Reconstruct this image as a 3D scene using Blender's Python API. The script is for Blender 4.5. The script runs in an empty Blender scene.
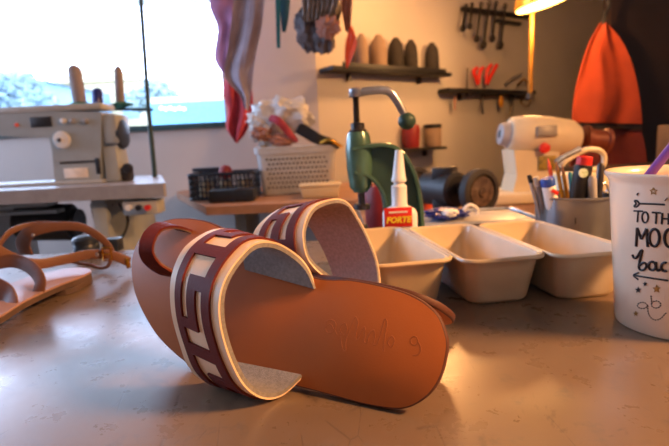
import bpy, bmesh, math, random
from math import sin, cos, pi, radians, sqrt, atan2
from mathutils import Vector, Matrix, noise
random.seed(7)
V = Vector
S = bpy.context.scene
C = S.collection
F = 486.0
CAM = V((0, 0, 0.90)); TZ = 0.75
_p = radians(9.6); _r = radians(2.8)
_f = V((0, cos(_p), -sin(_p))); _u0 = V((0, sin(_p), cos(_p))); _r0 = V((1, 0, 0))
_R = _r0*cos(_r) - _u0*sin(_r); _U = _u0*cos(_r) + _r0*sin(_r)
def ray(px, py): return _f + _R*((px-334.5)/F) - _U*((py-223)/F)
def at(px, py, Y):
    d = ray(px, py); return CAM + d*(Y/d.y)
def tb(px, py, z=TZ):
    d = ray(px, py); return CAM + d*((z-CAM.z)/d.z)

# ---------------------------------------------------------------- materials
def lin(c):
    if isinstance(c, str): c = [int(c[i:i+2], 16)/255 for i in (0, 2, 4)]
    return tuple((x/12.92 if x <= .04045 else ((x+.055)/1.055)**2.4) for x in c) + (1,)
def mat(name, col, rough=.5, metal=0, var=.12, scale=30, bump=0, bscale=None, col2=None, coat=0, trans=0, sheen=0, spec=.5, sss=0):
    m = bpy.data.materials.new(name); m.use_nodes = True
    nt = m.node_tree; N = nt.nodes; L = nt.links
    b = N['Principled BSDF']
    tc = N.new('ShaderNodeTexCoord'); no = N.new('ShaderNodeTexNoise')
    no.inputs['Scale'].default_value = scale; no.inputs['Detail'].default_value = 5
    L.new(tc.outputs['Object'], no.inputs['Vector'])
    r = N.new('ShaderNodeValToRGB')
    a = lin(col)
    if col2 is None:
        c1 = tuple(min(1, x*(1-var)) for x in a[:3])+(1,); c2 = tuple(min(1, x*(1+var)) for x in a[:3])+(1,)
    else: c1, c2 = a, lin(col2)
    r.color_ramp.elements[0].position = .35; r.color_ramp.elements[1].position = .65
    r.color_ramp.elements[0].color = c1; r.color_ramp.elements[1].color = c2
    L.new(no.outputs['Fac'], r.inputs['Fac']); L.new(r.outputs['Color'], b.inputs['Base Color'])
    b.inputs['Roughness'].default_value = rough; b.inputs['Metallic'].default_value = metal
    b.inputs['Specular IOR Level'].default_value = spec
    if coat: b.inputs['Coat Weight'].default_value = coat; b.inputs['Coat Roughness'].default_value = .15
    if trans: b.inputs['Transmission Weight'].default_value = trans
    if sss: b.inputs['Subsurface Weight'].default_value = sss; b.inputs['Subsurface Radius'].default_value = (.01, .008, .006)
    if sheen: b.inputs['Sheen Weight'].default_value = sheen
    if bump:
        n2 = N.new('ShaderNodeTexNoise'); n2.inputs['Scale'].default_value = bscale or scale*6; n2.inputs['Detail'].default_value = 4
        L.new(tc.outputs['Object'], n2.inputs['Vector'])
        bp = N.new('ShaderNodeBump'); bp.inputs['Strength'].default_value = bump; bp.inputs['Distance'].default_value = .001
        L.new(n2.outputs['Fac'], bp.inputs['Height']); L.new(bp.outputs['Normal'], b.inputs['Normal'])
    return m
def emat(name, col, e):
    m = bpy.data.materials.new(name); m.use_nodes = True
    b = m.node_tree.nodes['Principled BSDF']; b.inputs['Base Color'].default_value = lin(col)
    b.inputs['Emission Color'].default_value = lin(col); b.inputs['Emission Strength'].default_value = e
    return m
M = {}
M['tan'] = mat('tan_leather', 'b86833', .55, var=.06, scale=14, bump=.08, bscale=900, spec=.3)
M['tanedge'] = mat('leather_cut_edge', '5a3020', .6, var=.15, scale=60)
M['strapout'] = mat('cream_leather', 'f2cfa8', .45, var=.05, scale=40, bump=.2, bscale=700)
M['maroon'] = mat('maroon_leather', '64241a', .6, var=.12, spec=.2, scale=60, bump=.25, bscale=800)
M['lining'] = mat('grey_suede_lining', '8c8784', .85, var=.14, scale=420, bump=.5, bscale=1500)
M['tan2'] = mat('russet_leather', '6c4836', .5, var=.10, scale=25, bump=.25, bscale=700)
M['insole3'] = mat('pale_insole', 'a07c70', .32, var=.08, scale=14, spec=.6)
M['midsole'] = mat('layered_sole_edge', '4f3c34', .6, var=.2, scale=60)
M['brass'] = mat('brass', 'd29a3c', .25, 1, scale=40)
M['tray'] = mat('cream_enamel', 'd4bf9c', .33, var=.05, scale=16, coat=.3, col2='c6b18e')
M['mug'] = mat('white_glazed_ceramic', 'efd9bd', .22, var=.02, scale=9, coat=.2)
M['ink'] = mat('black_print', '1a1413', .5)
M['goldink'] = mat('gold_print', 'a57a3a', .4)
M['green'] = mat('green_hammered_paint', '4c6d5a', .26, .2, var=.3, scale=18, coat=.3, bump=.2, bscale=90)
M['dgreen'] = mat('dark_green_and_recess_shade', '2e4a3e', .45, .1, var=.3, scale=18)
M['steel'] = mat('worn_steel', 'a9abb0', .28, .9, var=.2, scale=40)
M['dsteel'] = mat('dark_steel', '4a4644', .4, .8, var=.2, scale=40)
M['black'] = mat('matte_black', '1d1b1c', .5, var=.2)
M['bblack'] = mat('blue_black_plastic', '1c2432', .35, var=.2)
M['white'] = mat('white_plastic', 'efeae2', .4, var=.03)
M['bottle'] = mat('milky_bottle_plastic', 'eceae4', .35, var=.03, sss=.2)
M['red'] = mat('red_plastic', 'd92a1e', .4, var=.06)
M['dred'] = mat('dark_red', '8a2222', .5, var=.2, scale=15)
M['yellow'] = mat('yellow_print', 'f5d935', .5)
M['blue'] = mat('blue_plastic', '2a4fae', .4)
M['navy'] = mat('navy_plastic_bag', '232f7e', .3, var=.3, scale=40)
M['purple'] = mat('purple_plastic', '7a4ba6', .35)
M['gold'] = mat('golden_pencil', 'c58a2a', .35, .2)
M['pot'] = mat('brushed_aluminium', '8b8f96', .3, .7, var=.14, scale=10, col2='777b82')
M['machine'] = mat('grey_machine_enamel', 'a2a8a8', .45, var=.08, scale=10)
M['machine_l'] = mat('pale_machine_enamel', 'b8bab8', .4, var=.08, scale=10)
M['cream'] = mat('cream_machine_paint', 'dccaa6', .42, var=.06, scale=10)
M['tabletop_l'] = mat('pinkish_laminate', '9f9c9e', .4, var=.08, scale=30)
M['wood'] = mat('pinkish_plywood', 'a67d64', .55, var=.12, scale=14)
M['benchwood'] = mat('worn_bench_wood', '9a6a44', .55, var=.2, scale=12)
M['crate'] = mat('grey_crate_plastic', 'c4c4c2', .5, var=.04)
M['bag'] = mat('white_plastic_sack', 'cfccc8', .35, var=.12, scale=18)
M['rubber'] = mat('grinding_wheel_rubber', '2d2826', .7)
M['cconetan'] = mat('tan_thread', '917a69', .8, var=.15, scale=8)
M['conedark'] = mat('charcoal_thread', '26201e', .8, var=.2)
M['conegrey'] = mat('taupe_thread', '9b8f8c', .8, var=.1)
M['padgreen'] = mat('green_felt_pad', '2f6f5c', .7)
M['orange'] = mat('orange_fabric', '9c3816', .8, var=.15, scale=6)
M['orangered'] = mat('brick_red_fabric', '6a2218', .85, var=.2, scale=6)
M['brown'] = mat('dark_brown_door', '1e0e08', .6, var=.2, scale=4)
M['magenta'] = mat('mauve_fabric', 'b07a9c', .85, var=.2, scale=12)
M['greycloth'] = mat('grey_mauve_fabric', 'a0949f', .85, var=.15, scale=12)
M['redcloth'] = mat('red_fabric', 'c04048', .85, var=.12, scale=12)
M['crimson'] = mat('crimson_cloth', 'a83c50', .8, var=.2, scale=20)
M['teal'] = mat('teal_ribbon', '1f7f90', .6)
M['dbundle'] = mat('dark_slate_leather', '5b5557', .8, var=.4, scale=22)
M['bundle'] = mat('dusty_grey_fringe', '8d8580', .9, var=.35, scale=40)
M['pinkcloth'] = mat('dusty_pink_leather', 'b08070', .8, var=.2, scale=20)
M['tagorange'] = mat('orange_tag', 'ff6236', .5)
M['wall'] = mat('painted_wall', 'c6beb8', .75, var=.05, scale=2, bump=.15, bscale=60)
M['floor'] = mat('floor', '5c524b', .6, var=.15, scale=5)
M['ceil'] = mat('ceiling', 'd8d2c8', .8)
M['frame'] = mat('window_frame', '2f4a4c', .5)
M['bulb'] = emat('lamp_glow', 'ffc860', 10)

# tabletop: worn brown grey laminate with scratches
def table_mat():
    m = bpy.data.materials.new('worn_tabletop'); m.use_nodes = True
    nt = m.node_tree; N = nt.nodes; L = nt.links; b = N['Principled BSDF']
    tc = N.new('ShaderNodeTexCoord')
    def noi(sc, det=6, dist=0, rough=.5):
        n = N.new('ShaderNodeTexNoise'); n.inputs['Scale'].default_value = sc; n.inputs['Detail'].default_value = det
        n.inputs['Distortion'].default_value = dist; n.inputs['Roughness'].default_value = rough
        L.new(tc.outputs['Object'], n.inputs['Vector']); return n
    def ramp(src, p0, p1, c0, c1):
        r = N.new('ShaderNodeValToRGB'); r.color_ramp.elements[0].position = p0; r.color_ramp.elements[1].position = p1
        r.color_ramp.elements[0].color = c0; r.color_ramp.elements[1].color = c1; L.new(src, r.inputs['Fac']); return r
    def mix(fac, a, c, mode='MIX'):
        x = N.new('ShaderNodeMix'); x.data_type = 'RGBA'; x.blend_type = mode
        if hasattr(fac, 'links'): L.new(fac, x.inputs[0])
        else: x.inputs[0].default_value = fac
        for s, q in ((6, a), (7, c)):
            if hasattr(q, 'links'): L.new(q, x.inputs[s])
            else: x.inputs[s].default_value = q
        return x.outputs[2]
    big = noi(7, 6, .4); r1 = ramp(big.outputs['Fac'], .32, .68, lin('6b5847'), lin('806b57'))
    med = noi(45, 8, .2, .65); r2 = ramp(med.outputs['Fac'], .60, .72, (0, 0, 0, 1), (1, 1, 1, 1))
    c = mix(r2.outputs['Color'], r1.outputs['Color'], lin('665a50'))
    st = noi(19, 7, 1.2, .6); r3 = ramp(st.outputs['Fac'], .63, .68, (0, 0, 0, 1), (.6, .6, .6, 1))
    c = mix(r3.outputs['Color'], c, lin('4d4038'))
    # specks of dirt
    vo = N.new('ShaderNodeTexVoronoi'); vo.inputs['Scale'].default_value = 70; L.new(tc.outputs['Object'], vo.inputs['Vector'])
    r4 = ramp(vo.outputs['Distance'], .05, .09, (1, 1, 1, 1), (0, 0, 0, 1))
    gate = noi(23, 2); r5 = ramp(gate.outputs['Fac'], .58, .62, (0, 0, 0, 1), (1, 1, 1, 1))
    spk = mix(1.0, r4.outputs['Color'], r5.outputs['Color'], 'MULTIPLY')
    c = mix(spk, c, lin('2c2220'))
    # long scratches: stretched distorted voronoi edges
    sc = []
    for rot, s in ((.5, 24), (-.9, 19), (1.9, 29)):
        mp = N.new('ShaderNodeMapping'); mp.inputs['Rotation'].default_value = (0, 0, rot); mp.inputs['Scale'].default_value = (1, .35, 1)
        L.new(tc.outputs['Object'], mp.inputs['Vector'])
        wv = N.new('ShaderNodeTexNoise'); wv.inputs['Scale'].default_value = 5; L.new(mp.outputs['Vector'], wv.inputs['Vector'])
        ad = N.new('ShaderNodeMixRGB'); ad.inputs[0].default_value = .12; L.new(mp.outputs['Vector'], ad.inputs[1]); L.new(wv.outputs['Color'], ad.inputs[2])
        v2 = N.new('ShaderNodeTexVoronoi'); v2.feature = 'DISTANCE_TO_EDGE'; v2.inputs['Scale'].default_value = s; L.new(ad.outputs[0], v2.inputs['Vector'])
        r = ramp(v2.outputs['Distance'], .003, .009, (1, 1, 1, 1), (0, 0, 0, 1))
        g = noi(9+s, 3); gr = ramp(g.outputs['Fac'], .55, .62, (0, 0, 0, 1), (1, 1, 1, 1))
        sc.append(mix(1.0, r.outputs['Color'], gr.outputs['Color'], 'MULTIPLY'))
    s = mix(1.0, mix(1.0, sc[0], sc[1], 'ADD'), sc[2], 'ADD')
    hf = N.new('ShaderNodeMath'); hf.operation = 'MULTIPLY'; hf.inputs[1].default_value = .35; L.new(s, hf.inputs[0])
    c = mix(hf.outputs[0], c, lin('3c322e'))
    L.new(c, b.inputs['Base Color'])
    rr = ramp(med.outputs['Fac'], .3, .75, (.24, .24, .24, 1), (.38, .38, .38, 1))
    L.new(rr.outputs['Color'], b.inputs['Roughness'])
    b.inputs['Specular IOR Level'].default_value = .8
    b.inputs['Coat Weight'].default_value = .35; b.inputs['Coat Roughness'].default_value = .3
    bp = N.new('ShaderNodeBump'); bp.inputs['Strength'].default_value = .15; bp.inputs['Distance'].default_value = .0004
    mx = N.new('ShaderNodeMath'); mx.operation = 'SUBTRACT'; L.new(med.outputs['Fac'], mx.inputs[0]); L.new(s, mx.inputs[1])
    L.new(mx.outputs[0], bp.inputs['Height']); L.new(bp.outputs['Normal'], b.inputs['Normal'])
    return m
M['table'] = table_mat()

# ---------------------------------------------------------------- mesh helpers
def mesh_obj(name, verts, faces, m, parent=None, smooth=True, midx=None, sharp=40, loc=None, rot=None):
    me = bpy.data.meshes.new(name); me.from_pydata([tuple(v) for v in verts], [], faces)
    bm = bmesh.new(); bm.from_mesh(me); bmesh.ops.recalc_face_normals(bm, faces=bm.faces); bm.to_mesh(me); bm.free()
    ms = m if isinstance(m, (list, tuple)) else [m]
    for q in ms: me.materials.append(M[q] if isinstance(q, str) else q)
    if midx and len(midx) == len(me.polygons):
        me.polygons.foreach_set('material_index', midx)
    if smooth:
        me.polygons.foreach_set('use_smooth', [True]*len(me.polygons))
        me.set_sharp_from_angle(angle=radians(sharp))
    o = bpy.data.objects.new(name, me); C.objects.link(o)
    if parent: o.parent = parent
    if loc is not None: o.location = loc
    if rot is not None: o.rotation_euler = rot
    return o
class MB:
    "collects shapes for one mesh"
    def __init__(s): s.v = []; s.f = []; s.mi = []
    def add(s, vs, fs, mi=0):
        k = len(s.v); s.v += [V(a) for a in vs]; s.f += [tuple(i+k for i in f) for f in fs]; s.mi += [mi]*len(fs); return s
    def build(s, name, m, parent=None, **k): return mesh_obj(name, s.v, s.f, m, parent, midx=s.mi, **k)
def bm_shape(bm, mtx=None):
    bm.verts.index_update(); vs = [((mtx @ v.co) if mtx else v.co.copy()) for v in bm.verts]; fs = [tuple(v.index for v in f.verts) for f in bm.faces]; bm.free(); return vs, fs
def box(c, s, bev=0, rz=0, rx=0, ry=0, seg=2, taper=None):
    bm = bmesh.new(); bmesh.ops.create_cube(bm, size=1)
    for v in bm.verts:
        v.co = V((v.co.x*s[0], v.co.y*s[1], v.co.z*s[2]))
        if taper and v.co.z < 0: v.co.x *= taper; v.co.y *= taper
    if bev: bmesh.ops.bevel(bm, geom=list(bm.edges), offset=bev, segments=seg, profile=.5, affect='EDGES')
    R = Matrix.Translation(c) @ Matrix.Rotation(rz, 4, 'Z') @ Matrix.Rotation(ry, 4, 'Y') @ Matrix.Rotation(rx, 4, 'X')
    return bm_shape(bm, R)
def frame_of(d):
    d = d.normalized(); a = V((0, 0, 1)) if abs(d.z) < .9 else V((1, 0, 0))
    x = a.cross(d).normalized(); return x, d.cross(x), d
def lathe(prof, c=(0, 0, 0), axis=(0, 0, 1), n=32, sx=1, sy=1):
    "profile (r, h) around an axis; closed with caps"
    x, y, z = frame_of(V(axis)); c = V(c); vs = []; fs = []
    for r, h in prof:
        for i in range(n):
            a = 2*pi*i/n; vs.append(c + x*(r*cos(a)*sx) + y*(r*sin(a)*sy) + z*h)
    for j in range(len(prof)-1):
        for i in range(n):
            k = (i+1) % n; fs.append((j*n+i, j*n+k, (j+1)*n+k, (j+1)*n+i))
    fs.append(tuple(range(n))[::-1]); fs.append(tuple((len(prof)-1)*n+i for i in range(n)))
    return vs, fs
def cyl(a, b, r, r2=None, n=20, bev=0):
    a = V(a); b = V(b); h = (b-a).length; r2 = r if r2 is None else r2
    p = [(r, 0), (r2, h)] if not bev else [(r-bev, 0), (r, bev), (r2, h-bev), (r2-bev, h)]
    return lathe(p, a, b-a, n)
def cr(pts, k=6, closed=False):
    pts = [V(p) for p in pts]; n = len(pts); out = []
    rng = range(n) if closed else range(n-1)
    for i in rng:
        p1 = pts[i]; p2 = pts[(i+1) % n]
        p0 = pts[(i-1) % n] if closed or i > 0 else p1*2-p2
        p3 = pts[(i+2) % n] if closed or i < n-2 else p2*2-p1
        for j in range(k):
            t = j/k
            out.append(.5*((2*p1)+(p2-p0)*t+(2*p0-5*p1+4*p2-p3)*t*t+(3*p1-p0-3*p2+p3)*t*t*t))
    if not closed: out.append(pts[-1])
    return out
def resample(P, n):
    L = [0]
    for a, b in zip(P, P[1:]): L.append(L[-1]+(b-a).length)
    out = []; j = 0
    for i in range(n):
        t = L[-1]*i/(n-1)
        while j < len(P)-2 and L[j+1] < t: j += 1
        d = L[j+1]-L[j]; out.append(P[j].lerp(P[j+1], min(1, max(0, (t-L[j])/d if d else 0))))
    return out
def tube(path, r, n=8, closed=False):
    path = [V(p) for p in path]; vs = []; fs = []; m = len(path); px = None
    for i, p in enumerate(path):
        a = path[i-1] if (i > 0 or closed) else p; b = path[(i+1) % m] if (i < m-1 or closed) else p
        d = (b-a).normalized()
        if px is None: px, _, _ = frame_of(d)
        px = (px - d*px.dot(d)).normalized(); py = d.cross(px)
        rr = r[i] if isinstance(r, (list, tuple)) else r
        for k in range(n):
            t = 2*pi*k/n; vs.append(p+px*(rr*cos(t))+py*(rr*sin(t)))
    for i in range(m if closed else m-1):
        j = (i+1) % m
        for k in range(n):
            l = (k+1) % n; fs.append((i*n+k, i*n+l, j*n+l, j*n+k))
    if not closed: fs.append(tuple(range(n))[::-1]); fs.append(tuple((m-1)*n+k for k in range(n)))
    return vs, fs
def prism(poly, z0, z1, fn=None):
    "poly: list of 2d; extruded along local z; fn maps (x, y, z) to a point"
    fn = fn or (lambda x, y, z: V((x, y, z))); n = len(poly)
    vs = [fn(x, y, z0) for x, y in poly]+[fn(x, y, z1) for x, y in poly]
    fs = [tuple(range(n))[::-1], tuple(range(n, 2*n))]+[(i, (i+1) % n, (i+1) % n+n, i+n) for i in range(n)]
    return vs, fs
def ribbon(path, wdir, w, th, k=6):
    "band following path, width along wdir (one vector or one per point), with thickness"
    P = cr(path, k); n = len(P)
    W = [V(wdir)]*len(path) if not isinstance(wdir, list) else [V(a) for a in wdir]
    W = cr(W, k); ws = w if isinstance(w, list) else [w]*len(path)
    ws = [x.x for x in cr([V((q, 0, 0)) for q in ws], k)]
    vs = []; fs = []
    for i, p in enumerate(P):
        d = (P[min(n-1, i+1)]-P[max(0, i-1)]).normalized(); u = (W[i]-d*W[i].dot(d)).normalized(); nn = d.cross(u)
        h = ws[i]/2; e = th/2
        for a, b in ((-h, -e*.6), (-h+e, -e), (h-e, -e), (h, -e*.6), (h, e*.6), (h-e, e), (-h+e, e), (-h, e*.6)):
            vs.append(p+u*a+nn*b)
    for i in range(n-1):
        for q in range(8):
            r = (q+1) % 8; fs.append((i*8+q, i*8+r, i*8+8+r, i*8+8+q))
    fs.append(tuple(range(8))[::-1]); fs.append(tuple((n-1)*8+q for q in range(8)))
    return vs, fs
def rrect(hx, hy, r, n=5):
    out = []
    for cx, cy, a0 in ((hx-r, hy-r, 0), (-hx+r, hy-r, 90), (-hx+r, -hy+r, 180), (hx-r, -hy+r, 270)):
        for i in range(n+1):
            a = radians(a0+90*i/n); out.append((cx+r*cos(a), cy+r*sin(a)))
    return out
def shell(rings, closed_end=True):
    "rings: list of equal-length point loops"
    n = len(rings[0]); vs = [p for r in rings for p in r]; fs = []
    for j in range(len(rings)-1):
        for i in range(n):
            k = (i+1) % n; fs.append((j*n+i, j*n+k, (j+1)*n+k, (j+1)*n+i))
    if closed_end: fs.append(tuple(range(n))[::-1]); fs.append(tuple((len(rings)-1)*n+i for i in range(n)))
    return vs, fs
def cloth(cols, th=.004, rows=24, fold=.02, nf=5, seed=0, depth=(0, 1, 0)):
    "hanging cloth: cols = (left, right) outline point lists, top to bottom; folds along depth"
    Lp = resample(cr(cols[0], 6), rows); Rp = resample(cr(cols[1], 6), rows); nc = 40; dv = V(depth)
    A = []
    for j in range(rows):
        for i in range(nc):
            t = i/(nc-1); p = Lp[j].lerp(Rp[j], t)
            n1 = noise.noise(V((t*3+seed, j/rows*2.2, seed)))
            p = p+dv*(fold*sin(nf*2*pi*t+seed+2.2*n1+j*.06)*(.5+.5*j/rows)+fold*1.2*n1)
            A.append(p)
    vs = A+[p+dv*th for p in A]; k = len(A); fs = []
    for j in range(rows-1):
        for i in range(nc-1):
            a = j*nc+i; fs += [(a, a+1, a+nc+1, a+nc), (a+k, a+nc+k, a+nc+1+k, a+1+k)]
    for i in range(nc-1):
        fs += [(i, i+k, i+1+k, i+1), ((rows-1)*nc+i, (rows-1)*nc+i+1, (rows-1)*nc+i+1+k, (rows-1)*nc+i+k)]
    for j in range(rows-1):
        a = j*nc; fs += [(a, a+nc, a+nc+k, a+k)]; a += nc-1; fs += [(a, a+k, a+nc+k, a+nc)]
    return vs, fs
def blob(c, r, seed=0, amp=.25, freq=3, sub=4):
    bm = bmesh.new(); bmesh.ops.create_icosphere(bm, subdivisions=sub, radius=1)
    for v in bm.verts:
        d = v.co.normalized(); q = 1+amp*noise.noise(d*freq+V((seed, seed*2, 0)))+amp*.4*noise.noise(d*freq*3+V((seed, 0, 5)))
        v.co = V((d.x*r[0]*q, d.y*r[1]*q, d.z*r[2]*q))+V(c)
    return bm_shape(bm)
def thing(name, label, cat, loc=(0, 0, 0), group=None, mtx=None):
    o = bpy.data.objects.new(name, None); C.objects.link(o)
    if mtx is not None: o.matrix_world = mtx
    else: o.location = loc
    o.empty_display_size = .02
    return tag(o, label, cat, group)
def tag(o, label, cat, group=None):
    o['label'] = label; o['category'] = cat
    if group: o['group'] = group
    return o
def part(name, shapes, m, parent, world=False, **k):
    "one mesh from shapes; world=True: shapes given in world coordinates under a translated root"
    b = MB()
    for s in (shapes if isinstance(shapes, list) else [shapes]): b.add(*s)
    if world:
        inv = parent.matrix_basis.inverted(); b.v = [inv @ v for v in b.v]
    return b.build(name, m, parent, **k)
def solo(name, shapes, m, label, cat, group=None, **k):
    "thing made of one mesh; origin moved to the base centre"
    b = MB()
    for s in (shapes if isinstance(shapes, list) else [shapes]): b.add(*s)
    o = V((sum(v.x for v in b.v)/len(b.v), sum(v.y for v in b.v)/len(b.v), min(v.z for v in b.v)))
    b.v = [v-o for v in b.v]; ob = b.build(name, m, None, **k); ob.location = o
    return tag(ob, label, cat, group)
def dup(root, loc, rz, label, group=None):
    r = root.copy(); C.objects.link(r); r.location = loc; r.rotation_euler = (0, 0, rz); r['label'] = label
    if group: r['group'] = group
    for ch in list(root.children):
        c = ch.copy(); C.objects.link(c); c.parent = r
        for g in list(ch.children):
            d = g.copy(); C.objects.link(d); d.parent = c
    return r
def structure(name, shapes, m, **k):
    o = part(name, shapes, m, None, **k); o['kind'] = 'structure'; return o

# ---------------------------------------------------------------- room
WY = 2.8
def wallbox(x0, x1, y0, y1, z0, z1): return box(((x0+x1)/2, (y0+y1)/2, (z0+z1)/2), (x1-x0, y1-y0, z1-z0))
WX1 = -.585; WZ0 = 1.035; WX0 = -3.3; WZ1 = 2.5
structure('wall_back', [wallbox(-3.6, -.06, WY, WY+.2, 0, WZ0), wallbox(-3.6, WX0, WY, WY+.2, WZ0, 2.6), wallbox(WX0, WX1, WY, WY+.2, WZ1, 2.6), wallbox(WX1, -.06, WY, WY+.2, WZ0, 2.6)], 'wall', smooth=False)
dW = V((.81, .59, 0)).normalized(); W0 = V((-.06, WY, 0)); nW = V((-dW.y, dW.x, 0))
def wp(px, py, off=0):
    "point on the slanting back wall behind a picture position; off = metres in front of it"
    d = ray(px, py); P0 = W0-nW*off; s = (P0-CAM).dot(nW)/d.dot(nW); return CAM+d*s
structure('wall_back_right', [prism([(W0.x, W0.y), (W0.x+dW.x*5, W0.y+dW.y*5), (W0.x+dW.x*5+nW.x*.2, W0.y+dW.y*5+nW.y*.2), (W0.x+nW.x*.2, W0.y+nW.y*.2)], 0, 2.6)], 'wall', smooth=False)
LY0, LY1 = .5, 2.6
structure('wall_left', [wallbox(-3.8, -3.6, -2.6, LY0, 0, 2.6), wallbox(-3.8, -3.6, LY1, WY+.2, 0, 2.6), wallbox(-3.8, -3.6, LY0, LY1, 0, 1.0), wallbox(-3.8, -3.6, LY0, LY1, 2.35, 2.6)], 'wall', smooth=False)
structure('added_side_window', [wallbox(-3.66, -3.62, LY0, LY1, 1.0, 1.04), wallbox(-3.66, -3.62, LY0, LY1, 2.31, 2.35), wallbox(-3.66, -3.62, LY0, LY0+.04, 1.04, 2.31), wallbox(-3.66, -3.62, LY1-.04, LY1, 1.04, 2.31), wallbox(-3.65, -3.63, 1.53, 1.57, 1.04, 2.31)], 'frame', smooth=False)  # unseen side window added to bring cool daylight from the left
structure('wall_right', [wallbox(3.3, 3.5, -2.6, 6, 0, 2.6)], 'wall', smooth=False)
structure('wall_front', [wallbox(-3.8, 3.5, -2.8, -2.6, 0, 2.6)], 'wall', smooth=False)
structure('floor', [wallbox(-3.8, 4.2, -2.8, 6.2, -.1, 0)], 'floor', smooth=False)
structure('ceiling', [wallbox(-3.8, 4.2, -2.8, 6.2, 2.6, 2.7)], 'ceil', smooth=False)
w = structure('window_1', [wallbox(WX0, WX1, WY-.02, WY+.05, WZ0-.03, WZ0), wallbox(WX0, WX1, WY-.02, WY+.05, WZ1-.03, WZ1), wallbox(WX0, WX0+.03, WY, WY+.05, WZ0, WZ1), wallbox(-2.02, -1.99, WY+.01, WY+.04, WZ0, WZ1)], 'frame', smooth=False)

# outside
def out(name, shapes, m, label, cat): return solo(name, shapes, m, label, cat, smooth=False)
M['obl'] = mat('pale_blue_render', '6f8794', .8, var=.1, scale=.4)
M['oye'] = mat('sand_render', 'a89a78', .8, var=.1, scale=.5)
M['oye2'] = mat('awning_blue', '5a8aa0', .7)
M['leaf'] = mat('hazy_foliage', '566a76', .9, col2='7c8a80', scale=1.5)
structure('ground_outside', [wallbox(-40, 20, 6.5, 60, -3.2, -3)], 'obl', smooth=False)
def outbox(px0, px1, py0, Y, dep, m, nm, label, cat, extra=None):
    a = at(px0, py0, Y); b = at(px1, py0, Y)
    s = [wallbox(min(a.x, b.x), max(a.x, b.x), Y, Y+dep, -3, (a.z+b.z)/2)]
    return out(nm, s+(extra or []), m, label, cat)
def treeb(px, py, Y, r, lab, seed):
    c = at(px, py, Y); R = r*Y/F
    t = thing('tree', lab, 'tree', (c.x, c.y, -3))
    part('crown', [blob((c.x+dx*R, c.y+dy*R, c.z+dz*R), (R*.6, R*.6, R*.5), seed+i, .5, 4) for i, (dx, dy, dz) in enumerate([(0, 0, 0), (-.7, .1, -.25), (.7, 0, -.3), (.2, .2, .25)])], 'leaf', t, world=True)
    part('trunk', [cyl((c.x, c.y, -3), (c.x, c.y, c.z-R*.3), R*.08)], 'benchwood', t, world=True)
treeb(8, 98, 14, 34, 'hazy tree seen through the left part of the window', 3)
treeb(152, 95, 15, 20, 'hazy blue tree right of the thin pole beyond the window', 9)
def house(px0, px1, pe, pr, Y, dep, m, label, roofm='oye'):
    a = at(px0, pe, Y); b = at(px1, pe, Y); z = (a.z+b.z)/2; zr = at((px0+px1)/2, pr, Y).z
    t = thing('house', label, 'house', ((a.x+b.x)/2, Y+dep/2, -3))
    part('wall', [wallbox(a.x, b.x, Y, Y+dep, -3, z)], m, t, world=True, smooth=False)
    part('roof', [prism([(a.x-.2, z), (b.x+.2, z), ((a.x+b.x)/2+.3, zr), ((a.x+b.x)/2-.3, zr)], Y-.2, Y+dep+.2, lambda x, y, zz: V((x, zz, y)))], roofm, t, world=True, smooth=False)
    n = 3
    for i in range(n):
        x = a.x+(b.x-a.x)*(i+.5)/n; part('window', [wallbox(x-.35, x+.35, Y-.05, Y+.02, z-1.6, z-.5)], 'obl', t, world=True, smooth=False)
house(-40, 46, 84, 74, 17, 4, 'obl', 'pale blue house at the left edge of the window view')
house(58, 142, 82, 66, 22, 5, 'oye', 'sand coloured house behind the thread cones')
aw = thing('shop_awning', 'light blue awning with white lettering beyond the window', 'awning', at(190, 118, 8))
a0 = at(146, 100, 8); a1 = at(235, 103, 8); a2 = at(146, 132, 8)
part('canopy', [wallbox(a0.x, a1.x, 8, 8.4, a2.z, (a0.z+a1.z)/2)], 'oye2', aw, world=True, smooth=False)
for i in range(6):
    p = at(161+i*4.6, 108+(i % 2), 7.97)
    part('letter', [lathe([(.018, 0), (.028, .0), (.028, .03), (.018, .03)], p, (0, 1, 0), 12)], 'white', aw, world=True)
outbox(150, 232, 96, 10, 3, 'oye', 'building', 'low beige building above the blue awning', 'building')

# ---------------------------------------------------------------- main table
t = thing('work_table', 'worn brownish grey work table with scratched top under the sandals', 'table', (0, .36, 0))
part('tabletop', [box((.05, .3175, TZ-.02), (2.1, .835, .04), .004)], 'table', t, world=True)
for x in (-.92, 1.02):
    for y in (-.03, .66): part('leg', [box((x, y, .355), (.06, .06, .709), .004)], 'dsteel', t, world=True)

# ---------------------------------------------------------------- the two slide sandals
OUT = [(6.34,7.02),(3.6,7.07),(.43,6.65),(-1.37,5.78),(-2.07,4.63),(-2.19,3.65),(-1.92,2.24),(-1.21,1.12),(0,.32),(1.87,.12),(3.77,.18),(6.38,.3),(10,.32),(13,.14),(15.3,.22),(18.4,1.55),(20.6,3.3),(21.94,4.97),(22.6,6.9),(22.3,8.4),(21.2,9.64),(19.1,10.4),(16.3,10.4),(14.2,9.9),(12.6,9.5),(9.5,8.0)]
HC = [(6.2,6.35,.0),(6.75,7.45,.35),(7.3,8.12,.95),(7.9,8.62,2.36),(8.2,8.4,3.95),(8.4,7.47,5.0),(8.5,6.23,5.83),(8.5,5.1,6.05),(8.5,3.69,5.6),(8.3,1.98,4.63),(8,.58,3.44),(7.6,-.13,2.08),(7.1,.0,.9),(6.45,.98,.0)]
TC = [(11.6,7.1,0),(12.1,8.7,.25),(12.6,9.45,.9),(13,9.21,2.37),(13.1,8.06,4.15),(13.2,6.9,4.75),(13.2,5.63,4.9),(13.2,4,4.45),(13.1,2.34,3.6),(13,.86,2.62),(12.6,-.02,1.5),(12,.15,.6),(11.5,1.0,.0)]
cm = .01
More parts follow.
